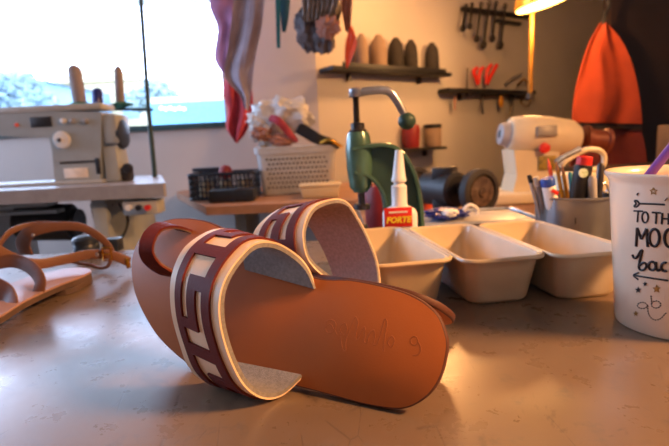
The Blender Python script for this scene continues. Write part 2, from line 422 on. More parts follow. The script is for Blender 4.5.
def make_sandal(name, label, mtx, sg, full=True, hs=1):
    root = thing(name, label, 'sandal', mtx=mtx)
    q = lambda a: V((a[0]*cm, sg*a[1]*cm, a[2]*cm if len(a) > 2 else 0))
    # sole: rounded-edge slab, leather face and dark cut edge
    P = cr([q(a) for a in OUT], 7, True); n = len(P); cen = V((.10, sg*.045, 0))
    nor = []
    for i in range(n):
        d = (P[(i+1) % n]-P[i-1]).normalized(); m = V((d.y, -d.x, 0))
        if m.dot(P[i]-cen) < 0: m = -m
        nor.append(m)
    rings = []
    for ins, z in ((.0009, 0), (.0003, -.0004), (0, -.0012), (0, -.0038), (.0004, -.0046), (.0012, -.005)):
        rings.append([p-m*ins+V((0, 0, z)) for p, m in zip(P, nor)])
    vs, fs = shell(rings); mi = [1]*(len(fs)-2)+[0, 0]
    b = MB(); b.add(vs, fs); b.mi = mi; b.build('sole', ['tan', 'tanedge'], root, sharp=50)
    # strap
    ns = 97; Hc = resample(cr([q((a[0], a[1], a[2]*hs)) for a in HC], 8), ns); Tc = resample(cr([q((a[0], a[1], a[2]*hs)) for a in TC], 8), ns)
    ctr = V((.10, sg*.043, .02))
    def pt(s, w, off):
        "s 0..1 along the arch, w 0 toe edge .. 1 heel edge, off outward"
        x = s*(ns-1); i = min(ns-2, int(x)); f = x-i
        a = Tc[i].lerp(Tc[i+1], f); b_ = Hc[i].lerp(Hc[i+1], f); p = a.lerp(b_, w)
        da = (Tc[i+1]-Tc[i]).lerp(Hc[i+1]-Hc[i], w); nn = da.cross(b_-a).normalized()
        if nn.dot(p-ctr) < 0: nn = -nn
        bow = 0
        return p+nn*(off+bow)
    def sheet(nm, o0, o1, m, w0=0, w1=1):
        nw = 9; A = [[pt(i/(ns-1), w0+(w1-w0)*j/(nw-1), o) for j in range(nw)] for o in (o0, o1) for i in range(ns)]
        loops = [A[i]+A[i+ns][::-1] for i in range(ns)]
        vs, fs = shell(loops); part(nm, (vs, fs), m, root, sharp=45)
    sheet('lining', -.0020, .0006, 'lining'); sheet('strap', .0006, .0017, 'strapout')
    # greek key overlay: grid cells
    S0, U = .02, .325
    wc = [.155, .28, .405, .57, .70, .855]
    def inside(s, w):
        if s < .0 or s > 1: return False
        x = ((s-.345) % U)/U
        if w < wc[1] or w > wc[4]: return True
        if x < .13: return True                       # cross bar
        if x < .33: return False                      # upper block open
        if w < wc[2]: return x > .73 and x < .83      # left slot
        if w < wc[3]: return x < .83
        if x < .45: return True
        return False
    sc = sorted(set([round(i/160, 5) for i in range(0, 161)]+[round(.345+U*(k+a), 5) for k in (-2, -1, 0, 1, 2) for a in (0, .13, .33, .45, .73, .83) if 0 < .345+U*(k+a) < 1]))
    sc = [s for i, s in enumerate(sc) if i == 0 or s-sc[i-1] > .0008]
    cell = lambda i, j: 0 <= i < len(sc)-1 and 0 <= j < 5 and inside((sc[i]+sc[i+1])/2, (wc[j]+wc[j+1])/2)
    b = MB()
    for i in range(len(sc)-1):
        for j in range(5):
            if not cell(i, j): continue
            c4 = [(sc[i], wc[j]), (sc[i+1], wc[j]), (sc[i+1], wc[j+1]), (sc[i], wc[j+1])]
            b.add([pt(s, w, .0031) for s, w in c4], [(0, 1, 2, 3)])
            for (di, dj), (k, l) in {(0, -1): (0, 1), (1, 0): (1, 2), (0, 1): (2, 3), (-1, 0): (3, 0)}.items():
                if not cell(i+di, j+dj):
                    b.add([pt(*c4[k], .0031), pt(*c4[l], .0031), pt(*c4[l], .0016), pt(*c4[k], .0016)], [(0, 1, 2, 3)])
    bm = bmesh.new(); me = bpy.data.meshes.new('x'); me.from_pydata([tuple(v) for v in b.v], [], b.f); bm.from_mesh(me)
    bmesh.ops.remove_doubles(bm, verts=bm.verts, dist=2e-6); vs, fs = bm_shape(bm)
    part('greek_key_overlay', (vs, fs), 'maroon', root, sharp=35)
    # toe loop
    H = [(17.5,6.3,-.1),(17.6,6.55,.79),(17.9,6.95,1.6),(18.0,7.49,2.16),(18.0,8.03,2.34),(18.0,8.75,2.18),(17.9,9.33,1.74),(17.5,9.6,.9),(17.0,9.5,.2),(16.9,9.4,-.1)]
    T = [(18.5,6.2,-.1),(18.8,6.3,.75),(19.0,6.76,1.73),(19.1,7.3,2.3),(19.1,8.0,2.5),(19.1,8.82,2.34),(19.1,9.6,1.62),(18.9,9.85,.9),(18.6,9.75,.3),(18.5,9.6,-.1)]
    A = resample(cr([q(a) for a in H], 8), 49); B = resample(cr([q(a) for a in T], 8), 49); ct = V((.182, sg*.08, .01))
    def loopsheet(nm, o0, o1, m):
        L_ = []
        for i in range(49):
            k = min(47, i); d = A[k+1]-A[k]; row = []
            for o, rr in ((o0, (0, .5, 1)), (o1, (1, .5, 0))):
                for w in rr:
                    p = A[i].lerp(B[i], w); nn = d.cross(B[i]-A[i]).normalized()
                    if nn.dot(p-ct) < 0: nn = -nn
                    row.append(p+nn*o)
            L_.append(row)
        return part(nm, shell(L_), m, root, sharp=45)
    lp = loopsheet('toe_loop', 0, .0014, 'maroon')
    ll = loopsheet('toe_loop_lining', -.0010, 0, 'tan2')
    if full:
        # embossed script and size mark near the heel: fine raised lines in the sole leather
        def em(pts, nm, r=.0006):
            P = cr([V((a*cm, sg*b_*cm, -.00038)) for a, b_ in pts], 6); return tube(P, r, 6)
        sc_ = []
        base = [(5.3,4.2),(5.0,4.55),(4.6,4.4),(4.65,3.95),(5.0,3.75),(5.25,4.0),(4.95,4.3),(4.55,3.9),(4.35,3.7),(4.2,4.3),(3.95,4.45),(3.8,4.1),(3.95,3.75),(4.2,3.9),(4.1,3.4),(3.95,2.95),(3.75,2.9),(3.8,3.5),(3.55,4.3),(3.35,4.9),(3.15,4.6),(3.2,3.8),(3.05,3.6),(2.9,4.0),(2.7,4.4),(2.6,4.0),(2.65,3.6),(2.45,3.55),(2.35,4.0),(2.1,4.3),(2.0,3.9),(2.05,3.5),(1.8,3.6),(1.65,4.2),(1.5,5.0),(1.35,4.8),(1.4,3.9),(1.35,3.2)]
        sc_.append(em(base, ''))
        sc_.append(em([(1.2,3.7),(1.0,4.1),(.8,3.9),(.95,3.5),(1.2,3.7)], ''))
        part('embossed_script', sc_, 'tan', root)
        part('embossed_size_mark', [em([(-.6,3.9),(-.45,4.25),(-.2,4.2),(-.15,3.9),(-.4,3.8),(-.6,3.95),(-.75,3.6),(-.6,3.3),(-.3,3.25)], '')], 'tan', root)
    return root
tl = V((-0.89100652, 0.4539905, 0)); nl = V((-0.42661152, -0.83727226, 0.34202014)); vl = V((0.1552739, 0.30474218, 0.93969262))
def basis(x, y, z, o): 
    m = Matrix.Identity(4)
    for i, c in enumerate((x, y, z, o)):
        for k in range(3): m[k][i] = c[k]
    return m
h0 = V((0.03170421, 0.24410187, .7505))
make_sandal('slide_sandal', 'front tan slide sandal standing on its edge, Greek key strap facing the viewer', basis(tl, -vl, nl, h0), -1)
R2 = Matrix(((-0.66531201, -0.64367542, 0.37820878), (0.74106553, -0.50801528, 0.43902432), (-0.09045332, 0.57236564, 0.81499434)))
o2 = V((0.01028188, 0.34641113, .9-0.10943978)) - R2 @ V((.06, .04, 0))
make_sandal('slide_sandal', 'second slide sandal lying behind the front one, its grey-lined strap arch standing up', basis(R2.col[0], R2.col[1], R2.col[2], o2), 1, False, 1.1)

# ---------------------------------------------------------------- strappy sandal at the left
hc = tb(95, 279, TZ+.012)
root = thing('strappy_sandal', 'russet leather ankle-strap sandal lying flat at the left edge of the table', 'sandal', (hc.x-.05, hc.y-.05, TZ))
e0 = tb(-6, 314, TZ+.0145); e1 = tb(94, 271, TZ+.0145)
dd = (e1-e0); dd.z = 0; dd.normalize(); nn = V((-dd.y, dd.x, 0))
sl = [(e1.x, e1.y)]
def loc3(u, w_): p = e1+dd*u+nn*w_; return (p.x, p.y)
sl = [loc3(*a) for a in [(0,.004),(.012,.016),(.016,.032),(.010,.052),(-.01,.064),(-.05,.066),(-.10,.064),(-.15,.074),(-.19,.078),(-.235,.062),(-.25,.035),(-.235,.01),(-.2,-.008),(-.15,-.010),(-.1,.002),(-.05,.004),(-.02,.001)]]
sp = [(p.x, p.y) for p in cr([V((a, b, 0)) for a, b in sl], 5, True)]
part('insole', [prism(sp, TZ+.0125, TZ+.0145)], 'insole3', root, world=True, sharp=30)
part('outsole', [prism(sp, TZ+.0070, TZ+.01245)], 'midsole', root, world=True, sharp=30)
hp = [(p.x, p.y) for p in cr([V((*loc3(*a), 0)) for a in [(0,.004),(.012,.016),(.016,.032),(.010,.052),(-.01,.064),(-.045,.065),(-.052,.035),(-.045,.004),(-.02,.001)]], 4, True)]
part('heel_block', [prism(hp, TZ+.0004, TZ+.0069)], 'midsole', root, world=True, sharp=30)
def rb(pts, w, th=.0026, tilt=(0, 0, 1), nm='strap', m='tan2'):
    return part(nm, [ribbon([at(*p) for p in pts], tilt, w, th)], m, root, world=True)
rb([(-2, 247, .60), (10, 232, .63), (30, 225, .65), (52, 224, .655), (64, 226, .65)], .008, nm='ankle_strap')
rb([(26, 254, .575), (23, 243, .57), (31, 232, .565), (55, 226.5, .57), (80, 227, .575), (98, 236, .58), (109, 247, .585), (112, 256, .585)], [.019, .018, .014, .011, .010, .009, .008, .008], tilt=[(-.6, 0, .3), (-.7, 0, .5), (-.4, 0, .9), (0, 0, 1), (0.1, 0, 1), (.5, 0, .8), (.8, 0, .4), (.9, 0, .2)], nm='ankle_strap')
rb([(-4, 248, .50), (10, 257, .515), (35, 264, .535), (62, 260, .555), (85, 255, .57), (105, 254, .58), (118, 257, .585), (129, 262, .59)], .0115, nm='buckle_strap')
rb([(72, 262, .60), (90, 265, .60), (100, 268, .60), (108, 266, .60), (111, 258, .60)], .004, th=.003, nm='keeper_loop')
rb([(-8, 264, .50), (14, 261, .50), (30, 267, .49), (40, 280, .48), (38, 294, .475)], [.013, .014, .014, .013, .012], tilt=[(0, .3, 1), (0, .3, 1), (.3, .2, 1), (.9, 0, .6), (1, 0, .3)], nm='instep_strap')
rb([(-22, 284, .46), (-6, 288, .455), (7, 295, .45), (10, 306, .44), (6, 313, .435)], [.022, .022, .020, .017, .015], tilt=[(0, .2, 1), (0, .2, 1), (.6, .1, 1), (1, 0, .4), (1, 0, .1)], nm='toe_strap')
bk = at(107, 254, .575)
def ringrect(c, hx, hz, r): return tube([c+V((-hx, 0, -hz)), c+V((hx, 0, -hz)), c+V((hx, 0, hz)), c+V((-hx, 0, hz))], r, 6, True)
part('buckle', [ringrect(bk, .005, .008, .0013), cyl(bk+V((-.005, -.002, 0)), bk+V((.006, -.002, 0)), .001)], 'brass', root, world=True)
part('rivet', [lathe([(.0022, 0), (.0016, .001), (.0004, .0014)], at(97, 254.5, .57), (0, -1, .2), 10)], 'steel', root, world=True)
part('rivet', [lathe([(.0022, 0), (.0016, .001), (.0004, .0014)], at(33, 235, .56), (0, -1, .2), 10)], 'steel', root, world=True)
part('strap_end_clip', [box(at(128, 263, .588), (.004, .006, .013), .001)], 'brass', root, world=True)

# ---------------------------------------------------------------- cream enamel loaf trays
def make_tray(loc, rz, label):
    r = thing('loaf_tray', label, 'tray', loc, 'cream loaf trays')
    r.rotation_euler = (0, 0, rz)
    hx, hy, H = .0355, .082, .043
    def ring(a, b, rr, z): return [V((x, y, z)) for x, y in rrect(a, b, rr, 6)]
    rings = [ring(hx-.013, hy-.016, .012, .0002), ring(hx-.0085, hy-.0105, .0125, .0008), ring(hx-.0065, hy-.0085, .013, .004), ring(hx-.001, hy-.001, .013, H-.001),
             ring(hx+.0025, hy+.0025, .015, H-.0016), ring(hx+.0032, hy+.0032, .016, H-.0004), ring(hx+.0025, hy+.0025, .015, H+.0008), ring(hx-.0012, hy-.0012, .013, H+.0004),
             ring(hx-.0022, hy-.0022, .012, H-.002), ring(hx-.0078, hy-.0098, .012, .005), ring(hx-.0105, hy-.0125, .013, .0022), ring(hx-.018, hy-.02, .008, .0016)]
    part('pan', shell(rings), 'tray', r, sharp=60)
    part('rolled_rim', [tube([V((x, y, H-.0002)) for x, y in rrect(hx+.0022, hy+.0022, .0145, 6)], .0021, 8, True)], 'tray', r)
    return r
tr = make_tray((.053, .488, TZ), radians(9), 'cream loaf tray behind the sandals, nearest the glue bottle')
dup(tr, (.135, .486, TZ), radians(8), 'middle cream loaf tray of the row of three', 'cream loaf trays')
dup(tr, (.2155, .488, TZ), radians(7), 'cream loaf tray between the middle tray and the white mug')

# ---------------------------------------------------------------- mug
mc = V((.2565, .352, TZ))
mug = thing('ceramic_mug', 'tall white ceramic mug with black TO THE MOON lettering at the right edge', 'mug', mc)
mz = .1175; rb_, rt_ = .0402, .0498
prof = [(rb_-.004, 0), (rb_-.0006, .0006), (rb_, .0026), (rt_-.0015, mz-.009), (rt_-.0005, mz-.006), (rt_+.0016, mz-.0035), (rt_+.0022, mz-.0012), (rt_+.0012, mz), (rt_-.0012, mz-.0008), (rt_-.0035, mz-.006), (rt_-.0045, mz-.012), (rb_-.004, .008), (rb_-.012, .005), (.002, .005)]
part('cup', [lathe(prof, mc, n=96)], 'mug', mug, world=True, sharp=50)
def mrad(z): return rb_+(rt_-.0015-rb_)*((z-.0026)/(mz-.009-.0026))
def onmug(px, py, off=.0):
    d = ray(px, py); d.normalize(); s = .25
    for _ in range(200):
        p = CAM+d*s; r = sqrt((p.x-mc.x)**2+(p.y-mc.y)**2); g = r-mrad(p.z-TZ)-off
        if abs(g) < 1e-6: break
        s += g*.7
    return p
def cropA(x, y): return 600+x/4.956, 160+y/4.956
def cropB(x, y): return 600+x/4.246, 240+y/4.246
def stroke(pts, f, r=.0005, k=5): return tube([onmug(*f(a.x, a.y)) for a in cr([V((x, y, 0)) for x, y in pts], k)], r, 6)
def ell(cx, cy, rx, ry, a0=0, a1=360, n=14): return [(cx+rx*cos(radians(a0+(a1-a0)*i/n)), cy+ry*sin(radians(a0+(a1-a0)*i/n))) for i in range(n+1)]
A = cropA; B = cropB; ink = []
r_ = .0007
ink += [stroke([(195,216),(260,218),(322,221)], A, r_), stroke([(196,216),(184,202),(172,203),(180,216),(170,230),(184,231),(196,217)], A, r_)]
for L_ in ([(168,252),(214,254)], [(190,254),(186,308)], ell(224,284,15,26), [(258,260),(302,262)], [(280,262),(277,316)], [(309,262),(306,318)], [(308,290),(340,292)], [(341,264),(339,320)]): ink.append(stroke(L_, A, .00068, 4))
for L_ in ([(180,428),(185,336)], [(185,336),(206,392)], [(206,392),(232,340)], [(232,340),(237,430)], ell(270,385,25,43)): ink.append(stroke(L_, A, .0010, 4))
ink.append(stroke(ell(345,388,25,44), A, .0010, 4))
for L_ in ([(138,62),(147,77),(160,70),(172,48),(180,44),(176,62),(168,95),(166,118),(176,128),(190,124),(198,110),(192,98),(180,98),(169,108)], ell(222,110,15,18,-60,300), [(238,92),(239,118),(246,130),(256,124)], ell(276,114,15,18,-60,-300)): ink.append(stroke(L_, B, .00095, 4))
ink += [stroke([(145,150),(220,162),(290,172)], B, r_), stroke([(165,138),(143,150),(163,168)], B, r_)]
part('black_lettering', ink, 'ink', mug, world=True)
dash = []
def dashes(pts, f, nm=1):
    P = cr([V((x, y, 0)) for x, y in pts], 8); P = resample(P, max(6, int(sum((b-a).length for a, b in zip(P, P[1:]))/5)))
    for i in range(0, len(P)-1, 2): dash.append(tube([onmug(*f(a.x, a.y)) for a in P[i:i+2]], .00045, 5))
dashes(ell(180, 278, 21, 13, -20, 340), B); dashes(ell(238, 274, 20, 15, 200, 560), B)
dashes([(203,278),(204,305),(214,328),(235,340),(257,334),(272,318),(284,306)], B); dashes([(217,237),(219,262)], B)
part('dashed_loop_print', dash, 'ink', mug, world=True)
def star(cx, cy, r, f, a0=-90, th=.0005):
    pts = []
    for i in range(10):
        a = radians(a0+36*i); q = r if i % 2 == 0 else r*.45; pts.append(f(cx+q*cos(a), cy+q*sin(a)))
    ps = [onmug(*p, .0004) for p in pts]; c = onmug(*f(cx, cy), .0005); bk_ = [onmug(*p, -.0006) for p in pts]
    vs = ps+[c]+bk_; fs = [(i, (i+1) % 10, 10) for i in range(10)]+[(i, i+11, (i+1) % 10+11, (i+1) % 10) for i in range(10)]
    return vs, fs
def dot(cx, cy, r, f): return star(cx, cy, r, f)
part('black_star', [star(162, 212, 15, B)], 'ink', mug, world=True, smooth=False)
part('black_star', [star(191, 187, 11, B)], 'ink', mug, world=True, smooth=False)
part('gold_star', [star(240, 208, 19, B)], 'goldink', mug, world=True, smooth=False)
part('gold_star', [star(152, 313, 13, B)], 'goldink', mug, world=True, smooth=False)
part('gold_star', [stroke([(q[0], q[1]) for q in [(265+(18 if i % 2 == 0 else 8)*cos(radians(-90+36*i)), 155+(18 if i % 2 == 0 else 8)*sin(radians(-90+36*i))) for i in range(11)]], A, .0005, 1)], 'goldink', mug, world=True)
part('dot', [tube([onmug(*A(186, 168)), onmug(*A(189, 170))], .0011, 8)], 'ink', mug, world=True)
part('dot', [tube([onmug(*A(326, 194)), onmug(*A(329, 196))], .0013, 8)], 'ink', mug, world=True)
solo('drinking_straw', [cyl(at(646, 179, .37), at(687, 128, .37), .0034)], 'purple', 'purple plastic straw standing in the white mug', 'straw')

# ---------------------------------------------------------------- metal pot of pens
pc = V((at(574, 200, .62).x, .62, TZ)); pot = thing('metal_pot', 'round brushed metal pot full of pens beside the mug', 'pot', pc)
pr = .0465; ph = at(574, 199, .575).z-TZ
part('pot_body', [lathe([(pr-.004, 0), (pr-.0015, .001), (pr-.0008, .003), (pr, ph-.003), (pr+.0022, ph-.0026), (pr+.0026, ph-.0008), (pr+.001, ph+.0003), (pr-.0014, ph-.001), (pr-.0018, .004), (.002, .002)], pc, n=64)], 'pot', pot, world=True, sharp=50)
part('rust_mark', [box(at(575.5, 221, pc.y-pr-.0008), (.0015, .0012, .008), .0005)], 'black', pot, world=True)
def base_at(px, d=0): 
    return V((at(px, 200, pc.y+d).x*.985+.004, pc.y+d, TZ+.006))
def pen(nm, px, py, d, bx, r, m, label, cat, cap=None, tip=None):
    top = at(px, py, pc.y+d); bot = V((at(bx, 240, pc.y+d).x, pc.y+d*.6, TZ+.006)); ax = (bot-top).normalized()
    bot = top+ax*((top.z-TZ-.006)/(-ax.z))
    t_ = thing(nm, label, cat, bot)
    L0 = (top-bot).length
    if cap:
        cp, cl, cr_ = cap; c0 = top+ax*cl
        part('barrel', [lathe([(r*.8, 0), (r, .002), (r, L0-cl-.001), (r*.9, L0-cl)], bot, top-bot, 16)], m, t_, world=True)
        part('cap', [lathe([(cr_, 0), (cr_, cl-.0015), (cr_*.85, cl)], c0, top-bot, 16)], cp, t_, world=True)
    elif tip:
        part('barrel', [lathe([(r, 0), (r, L0-.012), (r, L0-.012)], bot, top-bot, 8)], m, t_, world=True)
        part('tip', [lathe([(r, 0), (r*.2, .012)], top+ax*.012, top-bot, 8)], tip, t_, world=True)
    else:
        part('barrel', [lathe([(r*.8, 0), (r, .003), (r, L0-.004), (r*.6, L0)], bot, top-bot, 12)], m, t_, world=True)
    return t_
M['gm'] = mat('grey_marker', '6f6a6c', .4); M['lb'] = mat('light_grey_plastic', 'aaa6a4', .4)
pen('marker_pen', 529, 175, -.005, 549, .0028, 'lb', 'grey pen with black end, leftmost in the metal pot', 'pen', cap=('black', .01, .0029))
pen('marker_pen', 536, 177, -.012, 553, .0034, 'gm', 'grey blue pen second from the left in the metal pot', 'pen', cap=('lb', .012, .0035))
g_ = pen('correction_pen', 547, 178, -.02, 562, .0080, 'white', 'white correction pen with blue cap in the metal pot', 'pen', cap=('blue', .010, .0084))
part('red_print', [box(at(555, 192, pc.y-.0285), (.009, .0022, .0045), .0005, ry=.6)], 'red', g_, world=True)
pen('pencil', 548, 158, .01, 560, .0026, 'tagorange', 'orange red pencil rising above the others in the metal pot', 'pencil', tip='tagorange')
pen('pencil', 556, 161, .005, 569, .0026, 'gold', 'golden pencil just right of the orange one in the metal pot', 'pencil', tip='benchwood')
pen('pencil', 562, 165, .012, 572, .0026, 'gold', 'golden pencil nearest the black bottle in the metal pot', 'pencil', tip='benchwood')
bb = pen('glue_pen', 585, 156, -.010, 573, .0108, 'black', 'black squeeze bottle with red cap standing in the metal pot', 'bottle', cap=('red', .011, .0092))
part('round_green_label', [lathe([(.0058, 0), (.0058, .0012)], at(583, 173, pc.y-.0205), (0, -1, .15), 20)], mat('green_white_label', '9fc09a', .5, col2='e0e6d8', scale=300), bb, world=True)
pen('marker_pen', 592, 176, -.02, 597, .0054, 'lb', 'fat light grey marker right of the black bottle in the metal pot', 'pen')
pen('screwdriver', 601, 163, .01, 594, .0045, 'dsteel', 'dark handled tool leaning right in the metal pot', 'tool')
pen('pencil', 570, 172, .02, 574, .003, M['teal'], 'teal pencil behind the black bottle in the metal pot', 'pencil')
sc_ = thing('scissors', 'steel scissors standing at the back of the metal pot', 'scissors', V((pc.x+.03, pc.y+.012, TZ+.01)))
for s in (-1, 1):
    c = at(608+s*5, 191+s*2, pc.y+.015); part('handle', [tube([c+V((.006*cos(a), 0, .008*sin(a))) for a in [2*pi*i/14 for i in range(14)]], .0014, 6, True)], 'steel', sc_, world=True)
part('blades', [cyl(at(608, 197, pc.y+.015), (pc.x+.028, pc.y+.012, TZ+.01), .003, .001)], 'steel', sc_, world=True)

# ---------------------------------------------------------------- glue bottle
gc = V((tb(400, 236).x*.84, .63, TZ)); gc.x = at(400, 225, .63).x
gb = thing('glue_bottle', 'white glue bottle with red FORTE label and pointed nozzle', 'bottle', gc)
def gr_(a, b, z, r=.008): return [V((gc.x+x, gc.y+y, TZ+z)) for x, y in rrect(a, b, r, 6)]
zt = lambda py: at(400, py, .63).z-TZ
zs = zt(207); part('body', shell([gr_(.019, .011, .0), gr_(.0215, .0135, .002), gr_(.022, .014, .006), gr_(.022, .014, zs-.008), gr_(.020, .0125, zs-.003, .010), gr_(.015, .0105, zs, .009), gr_(.011, .010, zs+.002, .0095)]), 'bottle', gb, world=True, sharp=60)
z1, z2, z3 = zt(186), zt(178), zt(150)
part('screw_cap', [lathe([(.0105, 0), (.0105, .004), (.0100, .005), (.0100, z1-zs), (.008, z1-zs+.002)], gc+V((0, 0, zs)), n=28), lathe([(.007, 0), (.007, .006)], gc+V((0, 0, z1)), n=24)], 'bottle', gb, world=True)
part('nozzle', [lathe([(.0095, 0), (.0098, .003), (.0088, .005), (.0052, z3-z1-.010), (.0047, z3-z1-.006)], gc+V((0, 0, z1+.006)), (.03, 0, 1), n=24)], 'bottle', gb, world=True)
lx = gc.x; ly = gc.y-.0148; la = at(382.5, 208, ly); lb_ = at(414, 226.5, ly)
part('red_label', [box(((la.x+lb_.x)/2, ly+.0004, (la.z+lb_.z)/2), (abs(lb_.x-la.x)-.004, .0012, la.z-lb_.z-.001), .0003)], 'red', gb, world=True)
def text(s, size, loc, m, parent, rot=(pi/2, 0, 0), shear=0, ext=.0003, name='lettering', off=0):
    cu = bpy.data.curves.new('t', 'FONT'); cu.body = s; cu.size = size; cu.extrude = ext; cu.shear = shear; cu.align_x = 'CENTER'; cu.align_y = 'CENTER'; cu.offset = off; cu.resolution_u = 2
    o = bpy.data.objects.new('t', cu); C.objects.link(o); bpy.context.view_layer.update()
    me = bpy.data.meshes.new_from_object(o.evaluated_get(bpy.context.evaluated_depsgraph_get())); bpy.data.objects.remove(o)
    me.materials.clear(); me.materials.append(M[m]); me.name = name
    ob = bpy.data.objects.new(name, me); C.objects.link(ob); ob.parent = parent
    ob.matrix_basis = parent.matrix_basis.inverted() @ (Matrix.Translation(loc) @ Matrix.Rotation(rot[2], 4, 'Z') @ Matrix.Rotation(rot[0], 4, 'X'))
    return ob
text('FORTE', .0105, V(((la.x+lb_.x)/2, ly-.0004, lb_.z+(la.z-lb_.z)*.36)), 'yellow', gb, shear=.2, off=.0005)
part('label_stripe', [box(((la.x+lb_.x)/2, ly-.0004, lb_.z+(la.z-lb_.z)*.76), (.024, .0006, .0022))], 'white', gb, world=True)

# ---------------------------------------------------------------- green hand press
PY = .705
pc2 = at(362, 240, PY)
ps = thing('hand_press', 'green cast iron hand press with curved steel lever and ball', 'press', V((pc2.x+.03, PY, TZ)))
pp = lambda x, y, d=0: at(x, y, PY+d)
def prof3(pts, y0, y1, k=5, closed=True):
    P = cr([pp(*p) for p in pts], k, True); n = len(P)
    vs = [p+V((0, y0, 0)) for p in P]+[p+V((0, y1, 0)) for p in P]
    return vs, [tuple(range(n))[::-1], tuple(range(n, 2*n))]+[(i, (i+1) % n, (i+1) % n+n, i+n) for i in range(n)]
Cpts = [(352,150),(372,146),(392,147),(404,158),(414,178),(419,205),(421,236),(400,242),(388,240),(387,222),(384,200),(378,186),(368,176),(356,172)]
part('frame_web', [prof3(Cpts, -.008, .008, 5)], 'dgreen', ps, world=True, sharp=60)  # darker green stands in for shade in the recess between the flanges
fl = [ribbon([pp(*p) for p in [(352,149),(370,145.5),(390,146),(404,157),(414,178),(419,205),(421,238)]], (0, 1, 0), .04, .007), ribbon([pp(*p) for p in [(354,172),(367,175),(378,185),(384,198),(387,220),(388,240)]], (0, 1, 0), .036, .006)]
part('frame_flange', fl, 'green', ps, world=True)
part('base_foot', [box((pp(388, 240).x, PY, TZ+.006), (.12, .05, .012), .004)], 'green', ps, world=True)
ax0 = pp(361, 192); ax1 = pp(358, 132); axd = ax1-ax0
part('ram_housing', [lathe([(.010, 0), (.016, .008), (.0185, .03), (.0195, .06), (.0165, axd.length-.006), (.014, axd.length)], ax0, axd, 28)], 'green', ps, world=True)
part('collar', [lathe([(.012, 0), (.0125, .003), (.010, .004), (.010, .012), (.0085, .013)], ax1, axd, 24)], 'dsteel', ps, world=True)
a1 = pp(357, 128); a2 = pp(355.5, 93); sd = (a2-a1); thr = []; nt_ = int(sd.length/.0022)
prf = []
for i in range(nt_): prf += [(.0038, i*.0022), (.0052, i*.0022+.0011)]
part('threaded_screw', [lathe(prf, a1, sd, 16)], 'dsteel', ps, world=True)
lv = [pp(*p) for p in [(349,94),(356,93.5),(368,91),(383,90),(391,93),(397,101),(402,110),(406,118)]]
part('lever', [tube(cr(lv, 6), [.0055+.0005*sin(i/43*pi) for i in range(43)], 10), lathe([(.008, 0), (.009, .003), (.009, .010), (.007, .012)], pp(355.5, 97), (0, 0, 1), 20)], 'steel', ps, world=True)
part('ball_knob', [blob(pp(407, 121), (.0125, .0125, .0125), 1, .03, 2)], 'dgreen', ps, world=True)
part('punch_rod', [cyl(pp(361, 193), pp(362, 206), .005), cyl(pp(362, 204), pp(362, 209), .012)], 'dsteel', ps, world=True)
part('anvil', [lathe([(.02, 0), (.02, .008), (.011, .014), (.008, .026)], V((pp(362, 230).x, PY, TZ+.0005)), n=24)], 'dsteel', ps, world=True)

# small things at the far left edge of the table
solo('plastic_box', [box(tb(119, 249)+V((0, -.018, .011)), (.024, .024, .020), .003)], 'bblack', 'small blue black plastic box at the far left table edge', 'box')
o = tb(98, 250)
jr = thing('round_jar', 'black round jar with glossy lid behind the strappy sandal', 'jar', (o.x+.005, .70, TZ))
part('body', [lathe([(.017, 0), (.018, .002), (.018, .016), (.0165, .019)], (o.x+.005, .70, TZ+.0005), n=28)], 'bblack', jr, world=True)
part('lid', [lathe([(.0185, 0), (.0185, .006), (.015, .010), (.004, .012)], (o.x+.005, .70, TZ+.0195), n=28)], 'bblack', jr, world=True)

# ---------------------------------------------------------------- sewing machine table
SY = 1.62
sx0 = at(-40, 190, SY).x; sx1 = at(165, 190, SY).x; stz = at(80, 187, SY).z
st = thing('sewing_table', 'long laminate sewing machine table with control box under its right end', 'table', ((sx0+sx1)/2, SY+.25, 0))
zb = at(80, 201, SY).z
part('tabletop', [prism([(sx0-.2, SY), (sx1-.004, SY), (sx1, SY+.01), (sx1*(SY+.55)/SY-.01, SY+.55), (sx0-.2, SY+.55)], zb, stz)], 'tabletop_l', st, world=True)
for x in (sx0-.1, sx1-.25):
    part('leg', [box((x, SY+.27, zb/2), (.05, .45, zb-.001), .004)], 'machine', st, world=True)
c = at(140, 208, SY+.02)
cb = part('control_box', [box(c+V((0, .04, 0)), (.118, .08, .048), .004)], 'machine_l', st, world=True)
for px, m_ in ((129, 'white'), (139, 'black'), (148, 'red')):
    q_ = at(px, 207.5, SY-.002); o = part('button', [cyl(q_+V((0, .004, 0)), q_-V((0, .010, 0)), .010, n=16)], m_, st, world=True); o.parent = cb
sm_ = thing('sewing_machine_motor', 'dark motor and treadle linkage hanging under the sewing table', 'motor', (at(60, 225, SY).x, SY+.2, .02))
mz_ = at(50, 222, SY+.2)
part('motor_body', [cyl(at(20, 222, SY+.2), at(74, 222, SY+.2), .07, n=24, bev=.01)], 'black', sm_, world=True)
part('pulley', [cyl(at(76, 222, SY+.2), at(80, 222, SY+.2), .05, n=24)], 'dsteel', sm_, world=True)
part('bracket', [box((mz_.x, SY+.2, (mz_.z+zb)/2), (.06, .04, zb-mz_.z-.002)), box(at(30, 212, SY+.1), (.22, .05, .012)), box(at(15, 205.5, SY+.06), (.25, .04, .014))], 'machine', sm_, world=True)
part('linkage', [cyl(at(92, 204, SY+.15), at(104, 262, SY+.1), .007), cyl(at(112, 204, SY+.1), at(99, 250, SY+.05), .005), tube(cr([at(118, 203, SY+.1), at(128, 220, SY+.1), at(120, 240, SY+.15), at(104, 250, SY+.2)], 5), .005)], 'dsteel', sm_, world=True)

